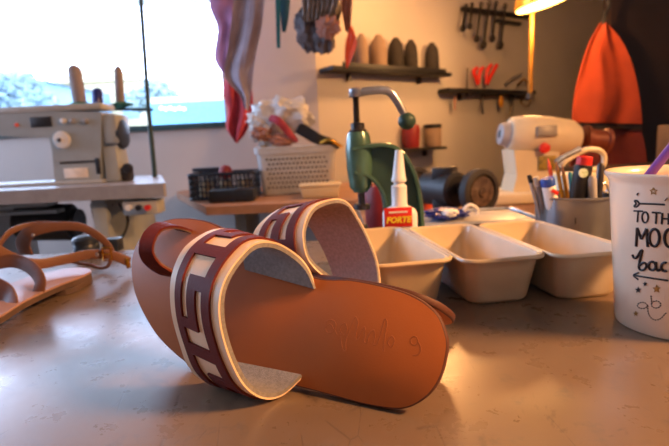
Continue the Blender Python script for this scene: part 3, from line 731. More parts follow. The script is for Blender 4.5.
# sewing machine
Y0 = SY+.16
sw = thing('sewing_machine', 'grey industrial sewing machine with round stitch dial', 'sewing machine', (at(70, 185, Y0).x, Y0+.08, stz))
def fb(px0, py0, px1, py1, dep=.15, bev=.008, y=Y0, **k):
    a = at(px0, (py0+py1)/2, y).x; b = at(px1, (py0+py1)/2, y).x; z0_ = at((px0+px1)/2, py1, y).z; z1_ = at((px0+px1)/2, py0, y).z
    return box(((a+b)/2, y+dep/2, (z0_+z1_)/2), (b-a, dep, z1_-z0_), bev, **k)
zbed = stz+.008
arm = [(-60,109),(101,112),(101,137),(100,183),(55,183),(52,150),(49,138),(-60,134)]
def fprof(pts, y, dep): 
    P = [at(px, py, y) for px, py in pts]; n = len(P); vs = P+[p+V((0, dep, 0)) for p in P]
    return vs, [tuple(range(n))[::-1], tuple(range(n, 2*n))]+[(i, (i+1) % n, (i+1) % n+n, i+n) for i in range(n)]
part('arm_and_pillar', [fprof(arm, Y0, .13)], 'machine', sw, world=True, smooth=False)
part('top_cover', [fb(-60, 106.5, 101, 113, .12, .006, Y0-.004)], 'machine_l', sw, world=True)
part('end_cover', [fb(102, 114, 117, 144, .12, .01, Y0+.005), fb(104, 146, 118, 182, .10, .006, Y0+.01)], 'machine', sw, world=True)
part('bed', [box((at(20, 186, Y0).x, Y0+.07, stz+.0065), (.62, .17, .012), .003)], 'machine_l', sw, world=True)
dl = at(61, 140, Y0-.01)
part('stitch_dial', [lathe([(.031, 0), (.031, .006), (.027, .010), (.008, .011), (.008, .02), (.005, .021)], dl+V((0, .009, 0)), (0, -1, 0), 32)], 'white', sw, world=True)
part('dial_hub', [lathe([(.007, 0), (.006, .004)], dl+V((0, -.012, 0)), (0, -1, 0), 16)], 'dsteel', sw, world=True)
part('name_plate', [box(at(76, 173, Y0-.002), (.088, .004, .036), .002)], mat('warm_white_plate', 'f3e2cf', .3), sw, world=True)
part('lever_slot', [box(at(80, 162, Y0-.001), (.145, .004, .007)), box(at(98, 166, Y0-.001), (.016, .006, .058), .002)], 'black', sw, world=True)
part('switch_panel', [box(at(41, 122, Y0-.001), (.075, .004, .036), .001)], 'dsteel', sw, world=True)
for px, m_ in ((64, 'white'), (73, 'lb'), (86, 'lb')):
    part('thread_guide', [lathe([(.010, 0), (.009, .012), (.004, .015)], at(px, 121, Y0-.0), (0, -1, 0), 14)], m_, sw, world=True)
part('warning_dot', [lathe([(.007, 0), (.007, .004)], at(17, 125, Y0), (0, -1, 0), 14)], 'tagorange', sw, world=True)
hwc = at(121, 134, Y0+.06)
part('hand_wheel', [lathe([(.03, 0), (.052, .004), (.055, .012), (.052, .02), (.03, .024)], hwc-V((.008, 0, 0)), (1, 0, 0), 32)], 'bblack', sw, world=True)
part('bobbin_winder', [lathe([(.016, 0), (.018, .006), (.006, .008), (.006, .016), (.018, .018), (.016, .022)], at(129, 168, Y0+.03), (0, -1, 0), 20), box(at(124, 174, Y0+.05), (.06, .05, .05), .008)], 'dsteel', sw, world=True)
# thread stand
TY = Y0+.20
ts = thing('thread_stand', 'thin thread stand pole with crossbar behind the sewing machine', 'thread stand', (at(156, 186, TY).x, TY, stz))
pt0 = at(156, 186, TY); pt0.z = stz+.001
part('pole', [cyl(pt0, at(148.5, 110, TY), .0095, n=12), cyl(at(148.5, 110, TY), at(140, -12, TY), .0085, n=12)], M['frame'], ts, world=True)
part('crossbar', [cyl(at(50, 109, TY), at(153, 109.5, TY), .006, n=10)], 'dsteel', ts, world=True)
for px in (79, 120):
    part('spool_pad', [lathe([(.012, -.012), (.052, 0), (.05, .003), (.022, .012), (.01, .014)], at(px, 105.5, TY), (-.08, 0, 1), 28)], 'padgreen', ts, world=True)
    part('spindle', [cyl(at(px+1, 109, TY), at(px-4, 72, TY), .003, n=8)], 'dsteel', ts, world=True)
def cone(px0, py0, px1, py1, Y, r0, r1, m, label, group=None):
    a = at(px0, py0, Y); b = at(px1, py1, Y); h = (b-a).length
    return solo('thread_cone', [lathe([(r0*.9, 0), (r0, h*.03), (r1*1.04, h*.88), (r1*.8, h*.95), (r1*.45, h)], a, b-a, 24)], m, label, 'thread cone', group)
cone(80, 103, 73.5, 65, TY, .025, .024, 'conegrey', 'tall taupe thread cone on the left pad of the stand')
cone(120.5, 103, 118, 66, TY, .017, .015, 'conegrey', 'slim taupe thread cone on the right pad of the stand')
cn = at(97.5, 110, TY-.02)
cone(98, 110, 97.5, 88, TY-.05, .022, .018, 'navy', 'short navy thread cone on top of the sewing machine')

# ---------------------------------------------------------------- left back counter with crate and basket
cz = .66
q0 = tb(180, 191, cz); q1 = tb(206, 207, cz); q2 = tb(352, 203, cz)
ct_ = thing('side_counter', 'pinkish wooden counter against the back wall under the crate', 'counter', (-.2, 2.4, 0))
q3 = V((.25, WY-.005, 0)); poly = [(q1.x, q1.y), (.22, q1.y-.02), (.22, WY+.1), (-.06, WY-.012), (max(q0.x, -1.0), WY-.012), (q0.x, min(q0.y, WY-.1))]
part('worktop', [prism(poly, cz-.035, cz)], 'wood', ct_, world=True, smooth=False)
for x in (-.42, -.02):
    part('leg', [box((x, 2.35, (cz-.036)/2), (.05, .4, cz-.037), .003)], 'machine', ct_, world=True)
CY = 2.28
c0 = at(254, 143, CY); c1 = at(336, 150, CY)
wid = c1.x-c0.x; ctop = (c0.z+c1.z)/2; ccx = (c0.x+c1.x)/2; dep = .27; cfy = CY
cr_t = thing('laundry_crate', 'light grey perforated plastic crate heaped with bags and cloth', 'crate', (ccx, cfy+dep/2, cz))
def cring(s, z, ins=0): return [V((ccx+x, cfy+dep/2+y, z)) for x, y in rrect(wid/2*s-ins, dep/2*s-ins, .03, 5)]
part('crate_body', shell([cring(.88, cz+.001), cring(.9, cz+.006), cring(.98, ctop-.03), cring(.98, ctop-.03, -.008), cring(1, ctop, -.006), cring(1, ctop, .006), cring(.975, ctop-.03, .006), cring(.9, cz+.012, .006)]), 'crate', cr_t, world=True, sharp=40)
part('rim_band', [tube(cring(1.0, ctop-.004), .008, 8, True)], 'crate', cr_t, world=True)
M['hole'] = mat('shaded_perforation', '3e3b38', .8)
hs = []
for r in range(7):
    for k in range(15):
        s = .9+.08*(r+1.5)/9; x = ccx-wid/2*.72+wid*.76*(k+.5*(r % 2))/15; z = cz+.035+(ctop-.085-cz)*r/6.2
        hs.append(box((x, cfy+dep/2-dep/2*(.9+.082*(z-cz)/(ctop-.03-cz))-.0005, z), (.0085, .004, .0085), ry=pi/4))
o = part('perforation', hs, 'hole', cr_t, world=True, smooth=False)
bagc = at(281, 118, CY+.12)
solo('plastic_sack', [blob(bagc, (.15, .10, .09), 4, .45, 2.6), blob(bagc+V((-.07, -.05, -.05)), (.07, .06, .08), 7, .5, 3)], 'bag', 'crumpled whitish plastic sack on top of the grey crate', 'bag')
solo('folded_cloth', [ribbon([at(270, 118, CY-.01), at(277, 120, CY-.03), at(284, 127, CY-.03), at(290, 134, CY-.02), at(297, 141, CY+.02)], (.3, .2, 1), [.03, .035, .035, .03, .02], .012)], M['crimson'], 'red cloth sticking out of the grey crate', 'cloth')
solo('leather_strap', [ribbon([at(298, 128, CY+.03), at(306, 132, CY+.02), at(318, 139, CY), at(332, 142, CY), at(339, 147, CY+.02)], (.1, .2, 1), [.05, .055, .05, .03, .02], .014)], 'black', 'dark leather strap draped over the right corner of the grey crate', 'strap')
solo('leather_scrap', [blob(at(262, 133, CY+.03), (.045, .04, .035), 12, .5, 3), blob(at(282, 140, CY+.02), (.06, .03, .028), 2, .5, 3)], 'pinkcloth', 'dusty pink scrap of leather at the left of the grey crate', 'scrap')
solo('buckled_strap', [ribbon([at(320, 143, CY-.01), at(330, 140, CY-.03), at(342, 147, CY-.02)], (.1, .2, 1), .014, .008)], 'brass', 'shiny gold strap end over the right rim of the grey crate', 'strap')
# woven dark basket, boxes
bx = at(222, 190, 2.2)
def cfb(px0, py0, px1, py1, y, dep, bev=.004):
    a = at(px0, (py0+py1)/2, y).x; b = at(px1, (py0+py1)/2, y).x; z0_ = at((px0+px1)/2, py1, y).z; z1_ = at((px0+px1)/2, py0, y).z
    return ((a+b)/2, y+dep/2, (z0_+z1_)/2), (b-a, dep, z1_-z0_), bev
cc, sz, bv = cfb(188, 169, 254, 197, 2.2, .2)
cc = (cc[0], cc[1], cz+.001+sz[2]/2)
bk_t = thing('woven_basket', 'dark blue slatted plastic basket on the wooden counter', 'basket', (cc[0], cc[1], cz))
sl_ = []
hx, hy, hz = sz[0]/2, sz[1]/2, sz[2]
for z in (0.008, hz-.01): sl_ += [tube([V((cc[0]+x, cc[1]+y, cz+z)) for x, y in rrect(hx, hy, .02, 4)], .008, 6, True)]
sl_ += [tube([V((cc[0]+x, cc[1]+y, cz+z)) for x, y in rrect(hx, hy, .02, 4)], .004, 6, True) for z in (hz*.3, hz*.5, hz*.7)]
for i in range(14):
    x = cc[0]-hx+.02+(2*hx-.04)*i/13
    for y in (cc[1]-hy, cc[1]+hy): sl_.append(box((x, y, cz+hz/2), (.008, .005, hz-.01)))
for i in range(8):
    y = cc[1]-hy+.02+(2*hy-.04)*i/7
    for x in (cc[0]-hx, cc[0]+hx): sl_.append(box((x, y, cz+hz/2), (.005, .008, hz-.01)))
part('basket_frame', sl_, 'bblack', bk_t, world=True)
part('basket_floor', [box((cc[0], cc[1], cz+.006), (2*hx-.01, 2*hy-.01, .008))], 'bblack', bk_t, world=True)
M['yarn'] = mat('sandy_yarn', 'b39a78', .8, col2='d8c8a8', scale=60)
for i, (dx, lab) in enumerate(((-.09, 'sandy spool inside the basket, left'), (.0, 'sandy spool inside the basket, middle'), (.09, 'sandy spool inside the basket, right'))):
    solo('thread_spool', [lathe([(.033, 0), (.035, .005), (.033, .07), (.02, .075)], (cc[0]+dx, cc[1], cz+.011), n=20)], 'yarn', lab, 'spool', 'spools inside the basket')
solo('box_file', [box((at(205, 163, 2.28).x, 2.31, cz+hz+.010), (.125, .07, .016), .003)], 'bblack', 'flat black box lying on the back rim of the basket', 'box')
solo('yarn_ball', [blob((at(227, 172, 2.3).x, 2.27, cz+.12), (.032, .032, .034), 3, .06, 4)], 'dred', 'dark brown ball standing in the basket', 'ball')
d1, d2, _ = cfb(207, 185, 254, 199, 2.06, .12)
solo('black_case', [box((d1[0], d1[1], cz+.001+.028), (d2[0], .1, .055), .008)], 'bblack', 'low black case in front of the basket on the counter', 'case')
d1, d2, _ = cfb(299, 188, 342, 205, 2.08, .12)
cxb = thing('cream_tub', 'small cream plastic tub in front of the grey crate', 'tub', (d1[0], d1[1], cz))
part('tub', [box((d1[0], d1[1], cz+.0245), (d2[0]*.94, .12, .047), .006, taper=.9)], 'cream', cxb, world=True)
part('lid', [box((d1[0], d1[1], cz+.054), (d2[0], .13, .010), .004)], 'cream', cxb, world=True)

# hanging cloths left of the crate
HY = 2.55
ra = at(204, -31, HY); rb3 = at(362, -31, HY); ra.z = rb3.z = (ra.z+rb3.z)/2+.05
rl = [cyl(ra, rb3, .009, n=12)]
for s_ in (.1, .9):
    q_ = ra.lerp(rb3, s_); rl.append(cyl(q_, q_+V((0, WY-.002-q_.y, 0)), .007, n=10))
structure('hanging_rail', rl, 'dsteel')  # unseen rail above the view that the cloths hang from
solo('hanging_cloth', [cloth(([at(212, -30, HY), at(209, 5, HY), at(217, 28, HY), at(214, 58, HY), at(224, 75, HY), at(228, 82, HY)], [at(262, -30, HY), at(262, 10, HY), at(258, 28, HY), at(248, 55, HY), at(242, 70, HY), at(232, 84, HY)]), fold=.02, nf=1.6, seed=2)], 'magenta', 'mauve cloth hanging beside the window, nearest the glass', 'cloth')
solo('hanging_cloth', [cloth(([at(236, -30, HY-.06), at(232, 20, HY-.06), at(228, 48, HY-.06), at(224, 76, HY-.06), at(240, 95, HY-.06), at(244, 108, HY-.06)], [at(266, -30, HY-.06), at(262, 20, HY-.06), at(256, 50, HY-.06), at(252, 80, HY-.06), at(250, 100, HY-.06), at(248, 111, HY-.06)]), fold=.02, nf=1.3, seed=5)], 'greycloth', 'grey mauve cloth hanging in front of the mauve and red ones', 'cloth')
solo('hanging_cloth', [cloth(([at(226, 70, HY+.05), at(222, 92, HY+.05), at(227, 110, HY+.05), at(226, 128, HY+.05), at(235, 142, HY+.05)], [at(246, 70, HY+.05), at(252, 92, HY+.05), at(252, 112, HY+.05), at(246, 132, HY+.05), at(237, 143, HY+.05)]), fold=.02, nf=2, seed=8)], 'redcloth', 'red cloth hanging lowest beside the window', 'cloth')
solo('teal_ribbon', [ribbon([at(277, -30, HY), at(278, 10, HY), at(278.5, 48, HY)], (1, 0, 0), [.028, .024, .018], .006)], 'teal', 'long teal ribbon hanging on the back wall', 'ribbon')
solo('teal_ribbon', [ribbon([at(286, -30, HY+.03), at(285, 10, HY+.03), at(284, 32, HY+.03)], (1, 0, 0), [.05, .045, .02], .006)], mat('dark_teal', '2a5f76', .7), 'short dark teal ribbon beside the long one on the back wall', 'ribbon')
# bundle of leather scraps
BYY = 2.5
solo('leather_bundle', [blob(at(322, 5, BYY), (.085, .05, .10), 3, .35, 2.2), blob(at(309, 28, BYY), (.07, .05, .10), 5, .35, 2.2), blob(at(325, 38, BYY-.03), (.05, .04, .08), 6, .4, 2.6)], 'dbundle', 'dark slate bundle of leather scraps hanging from the wall', 'leather bundle')
solo('fringe_scrap', [cloth(([at(303, -30, BYY-.09), at(302, 5, BYY-.09), at(304, 22, BYY-.09)], [at(335, -30, BYY-.09), at(338, 2, BYY-.09), at(330, 20, BYY-.09)]), fold=.015, nf=7, seed=3)], 'bundle', 'pale grey fringed piece over the dark leather bundle', 'leather scrap')
solo('pink_leather_scrap', [blob(at(328, 27, BYY-.1), (.05, .02, .045), 8, .6, 3)], 'pinkcloth', 'dusty pink leather piece on the dark leather bundle', 'leather scrap')
solo('pink_leather_scrap', [cloth(([at(340, -30, BYY-.05), at(341, 5, BYY-.05), at(345, 30, BYY-.05)], [at(354, -30, BYY-.05), at(352, 5, BYY-.05), at(350, 34, BYY-.05)]), fold=.01, nf=2, seed=4)], 'pinkcloth', 'long brownish pink leather strip hanging above the orange tag', 'leather scrap')
solo('orange_tag', [cloth(([at(350, 26, BYY-.1), at(346, 42, BYY-.1), at(345, 56, BYY-.1), at(346.5, 68, BYY-.1)], [at(352, 26, BYY-.1), at(357, 42, BYY-.1), at(353, 56, BYY-.1), at(347.5, 68, BYY-.1)]), fold=.006, nf=1, seed=4)], 'tagorange', 'bright orange red strip hanging at the left end of the cone shelf', 'strip')

# ---------------------------------------------------------------- shelves on the slanting wall
RW = Matrix.Rotation(atan2(dW.y, dW.x), 4, 'Z')
def wbox(c, s, bev=0): return box(c, s, bev, rz=atan2(dW.y, dW.x))
def shelf(pa, pb, th, dep, label, lip=0):
    a = wp(*pa, dep); b = wp(*pb, dep); z = (a.z+b.z)/2; L_ = (V((b.x, b.y, 0))-V((a.x, a.y, 0))).length
    c = (a+b)/2+nW*(dep/2-.001); c.z = z
    t_ = thing('wall_shelf', label, 'shelf', (c.x, c.y, z-th/2))
    part('board', [wbox(c, (L_, dep, th), .003)], 'black', t_, world=True)
    if lip: part('front_lip', [wbox((a+b)/2*1+V((0, 0, z+lip/2-((a+b)/2).z))-nW*.004, (L_*.87, .006, lip), .002)], 'black', t_, world=True)
    for s in (.2, .8):
        q_ = a.lerp(b, s); q_.z = z-th/2-.02; part('bracket', [wbox(q_+nW*(dep-.02), (.015, .03, .04))], 'dsteel', t_, world=True)
    return a, b, z+th/2
a, b, zs_ = shelf((333, 70), (452, 72), .022, .13, 'long black wall shelf carrying the row of thread cones', .03)
labs = [('cconetan', 'tan thread cone, left one of the two tan cones'), ('cconetan', 'wide tan thread cone next to the charcoal cones'), ('conedark', 'charcoal thread cone beside the tan cones'), ('conedark', 'middle one of the three charcoal thread cones'), ('conedark', 'charcoal thread cone nearest the shelf end')]
for (px, w_, top), (m_, lb2) in zip(((362, 6.5, 34), (379, 8.5, 35), (396, 8, 38), (411, 7, 40), (432, 7, 43)), labs):
    q_ = wp(px, 60, .065); dist = q_.y; r0 = w_*dist/F; zt_ = wp(px, top, .065).z; h = zt_-zs_-.001
    solo('thread_cone', [lathe([(r0*.95, 0), (r0, h*.04), (r0*.94, h*.55), (r0*.80, h*.80), (r0*.5, h*.92), (r0*.3, h)], (q_.x, q_.y, zs_+.001), n=24)], m_, lb2, 'thread cone', 'thread cones on the long shelf')
a, b, zs3 = shelf((402, 149), (447, 149), .018, .14, 'short black wall shelf behind the press carrying a red tub')
q_ = wp(411, 140, .06); h = wp(411, 124, .06).z-zs3
solo('red_tub', [lathe([(.05, 0), (.055, h*.1), (.058, h*.8), (.05, h*.95), (.02, h)], (q_.x, q_.y, zs3+.001), n=28)], 'dred', 'dark red tub behind the press ball on the short shelf', 'tub')
q_ = wp(433, 140, .06)
jr = thing('glass_jar', 'pale jar with dark lid on the short shelf beside the red tub', 'jar', (q_.x, q_.y, zs3+.001))
part('jar_body', [lathe([(.05, 0), (.055, .01), (.055, h*.75), (.05, h*.8)], (q_.x, q_.y, zs3+.001), n=28)], 'cconetan', jr, world=True)
part('lid', [lathe([(.058, 0), (.058, h*.14), (.05, h*.16)], (q_.x, q_.y, zs3+.001+h*.8), n=28)], 'black', jr, world=True)
q_ = at(388, 148, 2.3)
# tool rack
a = wp(462, 9, .03); b = wp(529, 17, .03); z = a.z
rk = thing('tool_rack', 'black magnetic tool rack high on the wall holding wrenches', 'rack', ((a.x+b.x)/2, (a.y+b.y)/2, (a.z+b.z)/2))
def wtube(pts, r, n=8): return tube([V(p) for p in pts], r, n)
vs, fs = ribbon([a, a.lerp(b, .5), b], nW, .03, .035); part('rail', [(vs, fs), ribbon([wp(497, 21, .03), wp(520, 24, .03)], nW, .03, .03)], 'black', rk, world=True)
for i, (px, y0, y1, px1, sz_) in enumerate(((466, 8, 26, 463, .018), (472, 6, 24, 470, .016), (481, 6, 36, 477, .02), (489, 5, 42, 484, .024), (496, 5, 36, 493, .02), (505, 8, 42, 501, .024))):
    p0 = wp(px, y0, .07); p1 = wp(px1, y1, .07)
    h_ = [ribbon([p0, p0.lerp(p1, .5), p1], dW, .022, .010)]
    ang = [radians(60+i2*30) for i2 in range(11)]
    dn = (p1-p0).normalized(); sd_ = dW
    h_.append(tube([p1+dn*(sz_*.9)+(-dn*cos(radians(25+31*k))+sd_*sin(radians(25+31*k)))*sz_*.8 for k in range(11)], .011, 8))
    h_.append(tube([p0+(dn*cos(2*pi*k/12)+sd_*sin(2*pi*k/12))*sz_*.7-dn*sz_*.6 for k in range(12)], .006, 6, True))
    solo('wrench', h_, 'dsteel', ['small wrench, leftmost on the tool rack', 'small wrench, second from the left on the tool rack', 'long wrench, third from the left on the tool rack', 'longest wrench near the middle of the tool rack', 'wrench just right of the longest one on the tool rack', 'wrench nearest the right end of the tool rack'][i], 'wrench', 'wrenches on the rack')
a, b, zs2 = shelf((449, 89), (536, 93.5), .03, .10, 'black wall shelf holding pliers with tools hanging below')
def htool(nm, pts, m, label, cat, r=.008, off=.06): return solo(nm, [tube(cr([wp(x, y, off) for x, y in pts], 5), r, 8)], m, label, cat)
for (pts, lab) in (([(478, 84), (477, 72), (480, 68)], 'red handled pliers, left pair on the tool shelf'), ([(487, 84), (490, 72), (494, 65)], 'red handled pliers, right pair on the tool shelf')):
    t_ = thing('pliers', lab, 'pliers', wp(pts[0][0], 86, .06))
    part('jaws', [tube(cr([wp(x, y, .06) for x, y in ((pts[0][0], 86), (pts[0][0], 82))], 3), .010)], 'dsteel', t_, world=True)
    for s in (-3, 3): part('handle', [tube(cr([wp(x+s*(0 if i == 0 else 1), y, .06) for i, (x, y) in enumerate(pts)], 5), .014)], 'red', t_, world=True)
htool('awl', [(467, 96), (467, 80), (467.5, 68)], 'dsteel', 'thin steel awl standing at the left of the tool shelf', 'awl', .007)
htool('snips', [(505, 85), (514, 78), (522, 74)], 'steel', 'steel snips leaning at the right of the tool shelf', 'snips', .010)
htool('small_hook', [(518, 85), (524, 79), (528, 84)], 'brass', 'small brass hook at the right end of the tool shelf', 'hook', .008)
q_ = wp(501, 101, .07)
solo('wooden_handle', [blob(q_, (.018, .018, .045), 1, .05, 2)], 'gold', 'amber oval handle hanging under the tool shelf', 'handle')
htool('hanging_chisel', [(483, 95), (482, 106), (483, 114)], 'dsteel', 'dark tool hanging under the middle of the tool shelf', 'tool', .007)
htool('hanging_clamp', [(511, 95), (512, 106), (511, 120)], 'dsteel', 'dark bar hanging under the right half of the tool shelf', 'tool', .013, .04)
htool('hanging_ring', [(524, 96), (521, 102), (527, 106), (531, 100), (526, 96)], 'brass', 'small brass ring hanging at the tool shelf end', 'ring', .005, .05)
htool('hanging_strap', [(455, 96), (455, 110)], 'pinkcloth', 'short pale strap hanging under the left of the tool shelf', 'strap', .007)

# ---------------------------------------------------------------- lamp
LY = 2.55
lm = thing('work_lamp', 'glowing yellow work lamp on a brass pole at the top edge', 'lamp', at(530, 92, LY))
lc = at(541, 3, LY)
def disc_ring(r, dz, tz=0, n=40): 
    tx = V((1, 0, .20)).normalized(); ty = V((0, 1, -.02)).normalized(); tz_ = tx.cross(ty)
    return [lc+tx*(r*cos(2*pi*i/n))+ty*(r*sin(2*pi*i/n))+tz_*dz for i in range(n)]
part('lamp_shade', shell([disc_ring(.125, -.004), disc_ring(.13, .0), disc_ring(.10, .07), disc_ring(.05, .13), disc_ring(.02, .14), disc_ring(.02, .135), disc_ring(.045, .125), disc_ring(.095, .065), disc_ring(.12, .004)], True), 'gold', lm, world=True)
part('glowing_diffuser', shell([disc_ring(.118, -.012), disc_ring(.121, -.008), disc_ring(.118, .002)]), 'bulb', lm, world=True)
part('pole', [cyl(at(530, 93, LY+.12), at(532, 8, LY+.12), .013, n=16)], mat('aged_brass_pole', '8a6224', .4, .6), lm, world=True)
part('wall_mount', [cyl(at(530, 93, LY+.12), at(530, 93, LY+.12)+V((0, 0, -.03)), .02, n=16)], 'dsteel', lm, world=True)

# ---------------------------------------------------------------- back bench with grinder, polishing machine
bz = .68
bn = thing('back_bench', 'worn wooden bench behind the trays carrying grinder and polishing machine', 'bench', (.95, 1.35, 0))
part('worktop', [box((.95, 1.28, bz-.02), (1.74, .92, .04), .004)], 'benchwood', bn, world=True)
for x in (.14, 1.74):
    for y in (.88, 1.68): part('leg', [box((x, y, (bz-.041)/2), (.06, .06, bz-.042))], 'benchwood', bn, world=True)
GY = 1.28
g = thing('bench_grinder', 'black bench grinder with two wheels beside the press', 'grinder', (at(455, 200, GY).x, GY, bz))
gx = V((.45, -.89, 0)).normalized(); gc_ = at(445, 189, GY)
part('motor_body', [cyl(gc_-gx*.07, gc_+gx*.055, .046, n=28, bev=.008)], 'black', g, world=True)
part('spindle', [cyl(gc_-gx*.08, gc_+gx*.08, .01)], 'dsteel', g, world=True)
part('switch_housing', [box(gc_+V((0, 0, .042)), (.055, .06, .035), .006, rz=-.53)], 'black', g, world=True)
part('stand', [box((gc_.x, gc_.y, (gc_.z+bz)/2-.01), (.05, .07, gc_.z-bz-.03), .004, rz=-.5), box((gc_.x, gc_.y, bz+.006), (.10, .11, .010), .003, rz=-.5)], 'black', g, world=True)
for s, nm in ((1, 'wheel'), (-1, 'wheel')):
    wc_ = gc_+gx*(.095*s)+V((.012*s, 0, 0))
    wh = part('wheel', [lathe([(.03, 0), (.052, .001), (.056, .004), (.056, .024), (.052, .027), (.043, .028), (.040, .022), (.02, .022)], wc_-gx*(.0 if s > 0 else .028), gx, 40)], 'rubber', g, world=True)
    hb = part('hub_disc', [lathe([(.038, 0), (.036, .003), (.014, .004), (.012, .008), (.005, .009)], wc_+gx*(.0225 if s > 0 else -.03), gx, 32)], mat('worn_hub_metal', '8a7660', .4, .7, col2='5a4a40', scale=60), g, world=True); hb.parent = wh
solo('orange_block', [box((at(432, 204, 1.42).x, 1.42, bz+.018), (.06, .05, .034), .004)], 'tagorange', 'orange block on the bench behind the grinder stand', 'block')
rb2 = at(377, 192, 1.1)
solo('red_container', [lathe([(.035, 0), (.038, .004), (.040, .1), (.035, .115)], (rb2.x+.01, 1.1, .68+.001), n=24)], 'dred', 'dark red container seen through the green press frame', 'container')

PMY = 1.5
pm = thing('polishing_machine', 'cream polishing machine with red stop button and side spindle', 'machine', (at(540, 200, PMY).x, PMY+.07, bz))
b0 = at(508, 134, PMY+.07); b1 = at(578, 139, PMY+.07)
bd = b1-b0; hb_ = .060
part('head', [lathe([(hb_*.78, 0), (hb_*.9, .008), (hb_*1.04, bd.length*.3), (hb_*1.05, bd.length*.6), (hb_*.95, bd.length*.88), (hb_*.7, bd.length*.98), (.02, bd.length)], b0, bd, 36)], 'cream', pm, world=True)
part('end_cap', [lathe([(.018, 0), (.032, .003), (.036, .010), (.036, .02), (.044, .03)], at(499, 134, PMY+.07), bd, 32)], M['lb'], pm, world=True)
part('end_bolt', [lathe([(.006, 0), (.013, .003), (.013, .008)], at(498.5, 134, PMY+.065), bd, 16)], 'dsteel', pm, world=True)
col = [(514,150),(560,152),(556,175),(560,196),(512,196),(517,175)]
part('column', [fprof(col, PMY+.01, .11)], 'cream', pm, world=True, smooth=False)
part('base', [box((at(530, 200, PMY).x, PMY+.065, bz+.018), (.24, .2, .034), .008)], 'cream', pm, world=True)
part('display_panel', [box(at(547, 131, PMY+.005)+V((0, 0, 0)), (.062, .008, .032), .002, rx=-.2)], mat('grey_panel', '8d8478', .4), pm, world=True)
part('stop_button', [lathe([(.012, 0), (.012, .008), (.017, .010), (.015, .018), (.006, .020)], at(543, 148, PMY+.008), (0, -1, 0), 20)], 'red', pm, world=True)
part('switch_plate', [box(at(547, 163, PMY+.008), (.054, .008, .044), .002)], mat('yellow_brown_label', '6b5a28', .5, col2='a88a30', scale=60), pm, world=True)
part('spindle', [lathe([(.018, 0), (.018, .02), (.045, .022), (.045, .032), (.032, .034), (.034, .085), (.040, .09), (.040, .10), (.02, .102)], b1+bd.normalized()*-.004, bd+V((0, 0, .0)), 32)], mat('rust_brown_spindle', '7a3a22', .5, .2), pm, world=True)
# looped handle case, small metal tray with bag
hcx = at(583, 172, .98)
hcs = thing('cream_case', 'cream plastic case with looped handle behind the pen pot', 'case', (hcx.x, .98, bz))
part('case_body', [box((hcx.x, .99, (bz+at(583, 172, .98).z)/2), (.10, .07, at(583, 172, .98).z-bz-.002), .01)], 'cream', hcs, world=True)
part('handle', [tube(cr([at(*p, .98) for p in [(560,166),(570,158),(585,150),(598,150),(604,156),(602,167),(590,170)]], 5), .0055)], 'cream', hcs, world=True)
solo('pliers', [tube(cr([at(*p, .95) for p in [(556,163),(562,158),(572,153),(580,149)]], 4), .006)], 'steel', 'steel pliers lying across the cream case', 'pliers')
tq = tb(470, 222, bz+.03)
mt = thing('metal_sheet_tray', 'shallow pale metal tray on the bench behind the loaf trays', 'tray', (.26, .93, bz))
tq0 = at(455, 218, .95)
hT = tq0.z
part('stand_block', [box((.27, .96, (bz+hT-.012)/2), (.18, .1, hT-.014-bz), .004)], 'dsteel', mt, world=True)
part('tray_plate', [box((.255, .95, hT-.005), (.25, .16, .010), .004)], M['lb'], mt, world=True)
part('tray_rim', [tube([V((.255+x, .95+y, hT+.002)) for x, y in rrect(.125, .08, .02, 5)], .004, 8, True)], M['steel'], mt, world=True)
bq = at(447, 214, .93)
bg = thing('plastic_packet', 'navy and white plastic packet lying on the metal tray', 'packet', (bq.x, .93, hT))
part('film', [blob((bq.x, .935, hT+.012), (.040, .03, .011), 5, .4, 3)], 'navy', bg, world=True)
part('white_label', [blob((bq.x+.002, .915, hT+.016), (.016, .014, .008), 2, .3, 3)], 'white', bg, world=True)
solo('wire_hook', [tube(cr([at(*p, .93) for p in [(463,216),(465,208),(471,205),(477,209),(477,214)]], 5), .0035)], 'white', 'white curved hook standing beside the navy packet', 'hook')
# pale sheet right of tray
solo('metal_ruler', [box((.455, .90, bz+.038), (.13, .05, .004), .001, rz=-.15), box((.455, .90, bz+.0185), (.10, .04, .034))], 'lb', 'pale metal strip on a block right of the metal tray', 'strip')

# brown door and hanging orange garment
dY = 2.95
dx0 = at(609, 60, dY).x
o = structure('door_1', [wallbox(dx0, 3.29, dY, dY+.08, .01, 2.55)], 'brown', smooth=False)
GYY = 2.85
gt = thing('hanging_garment', 'bright orange garment hanging from a hook by the dark door', 'garment', at(603, 24, GYY))
part('orange_panel', [cloth(([at(602, 22, GYY), at(592, 40, GYY), at(584, 62, GYY), at(578, 92, GYY), at(574, 122, GYY)], [at(606, 22, GYY), at(622, 42, GYY), at(632, 66, GYY), at(638, 95, GYY), at(641, 124, GYY)]), th=.02, fold=.014, nf=1.6, seed=6)], 'orange', gt, world=True)
part('dark_hem_band', [cloth(([at(574, 122, GYY), at(573, 128, GYY)], [at(641, 124, GYY), at(641, 130, GYY)]), th=.02, fold=.014, nf=1.6, seed=6, rows=6)], 'brown', gt, world=True)
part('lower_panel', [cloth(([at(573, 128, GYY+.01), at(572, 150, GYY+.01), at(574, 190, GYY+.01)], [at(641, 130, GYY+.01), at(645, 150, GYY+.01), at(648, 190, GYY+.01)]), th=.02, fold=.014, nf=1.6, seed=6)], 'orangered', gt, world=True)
part('hanger_hook', [tube(cr([at(604, 24, GYY), at(605, 14, GYY), at(609, 5, GYY), at(606, -8, GYY)], 5), .012)], 'black', gt, world=True)
solo('brown_cardboard_box', [box(at(686, 142, 2.2)+V((0, 0, -.01)), (.16, .16, .18), .004)], mat('dim_cardboard', '4c3a2a', .7), 'dim brown box by the dark door behind the mug', 'box')
fb_ = at(662, 142, 2.2)
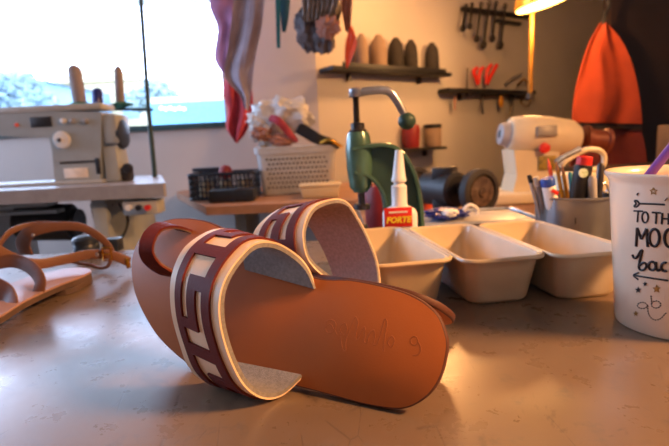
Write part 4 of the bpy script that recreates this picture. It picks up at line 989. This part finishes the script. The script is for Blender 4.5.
cab = thing('low_cabinet', 'dark low cabinet under the dim brown box', 'cabinet', (fb_.x, 2.2, 0))
part('carcass', [box((fb_.x+.1, 2.25, (fb_.z-.112)/2), (.8, .5, fb_.z-.113), .004)], 'brown', cab, world=True)

# ---------------------------------------------------------------- lights
W = bpy.data.worlds.new('world'); S.world = W; W.use_nodes = True
bg_ = W.node_tree.nodes['Background']; bg_.inputs[0].default_value = lin('bfd6ff'); bg_.inputs[1].default_value = 13.0
def area(name, loc, target, size, energy, col, shape='RECTANGLE', sy=None):
    l = bpy.data.lights.new(name, 'AREA'); l.energy = energy; l.color = col; l.size = size; l.shape = shape
    if sy: l.size_y = sy
    o = bpy.data.objects.new(name, l); C.objects.link(o); o.location = loc
    o.rotation_euler = (V(target)-V(loc)).to_track_quat('-Z', 'Y').to_euler(); return o
pl_ = area('window_portal', ((WX0+WX1)/2, WY+.12, (WZ0+WZ1)/2), ((WX0+WX1)/2, 0, (WZ0+WZ1)/2), WX1-WX0, 1, (1, 1, 1), sy=WZ1-WZ0); pl_.data.cycles.is_portal = True
p2_ = area('added_window_portal', (-3.75, 1.55, 1.675), (0, 1.55, 1.675), 2.1, 1, (1, 1, 1), sy=1.35); p2_.data.cycles.is_portal = True  # portal for the sky seen through the added side window
def point(name, loc, e, col, r): 
    l = bpy.data.lights.new(name, 'POINT'); l.energy = e; l.color = col; l.shadow_soft_size = r
    o = bpy.data.objects.new(name, l); C.objects.link(o); o.location = loc; return o
point('work_lamp_bulb', lc+V((0, -.02, -.06)), 32, (1, .50, .17), .05)
area('warm_fill_right', (1.5, -.1, 2.0), (.55, .35, .75), .35, 30, (1, .48, .18)).data.spread = radians(105)  # unseen area fill added to warm the mug and sandals from the right
point('hanging_lamp_bulb', (.55, 2.5, 1.82), 32, (1, .46, .15), .07)
area('warm_fill_behind', (.5, -1.4, 2.4), (0, .5, .8), .8, 3, (1, .72, .5))  # weak unseen fill added behind the camera

# ---------------------------------------------------------------- camera
cam = bpy.data.cameras.new('camera'); co = bpy.data.objects.new('camera', cam); C.objects.link(co)
m4 = Matrix.Identity(4)
for i, c in enumerate((_R, _U, -_f, CAM)):
    for k in range(3): m4[k][i] = c[k]
co.matrix_world = m4
cam.sensor_width = 36; cam.lens = 36*F/669; cam.clip_start = .02; cam.clip_end = 200
cam.dof.use_dof = True; cam.dof.focus_distance = .27; cam.dof.aperture_fstop = 13
S.camera = co
S.view_settings.view_transform = 'Standard'; S.view_settings.look = 'None'; S.view_settings.gamma = 1; S.view_settings.exposure = 0
try: S.view_settings.use_curve_mapping = False
except Exception: pass
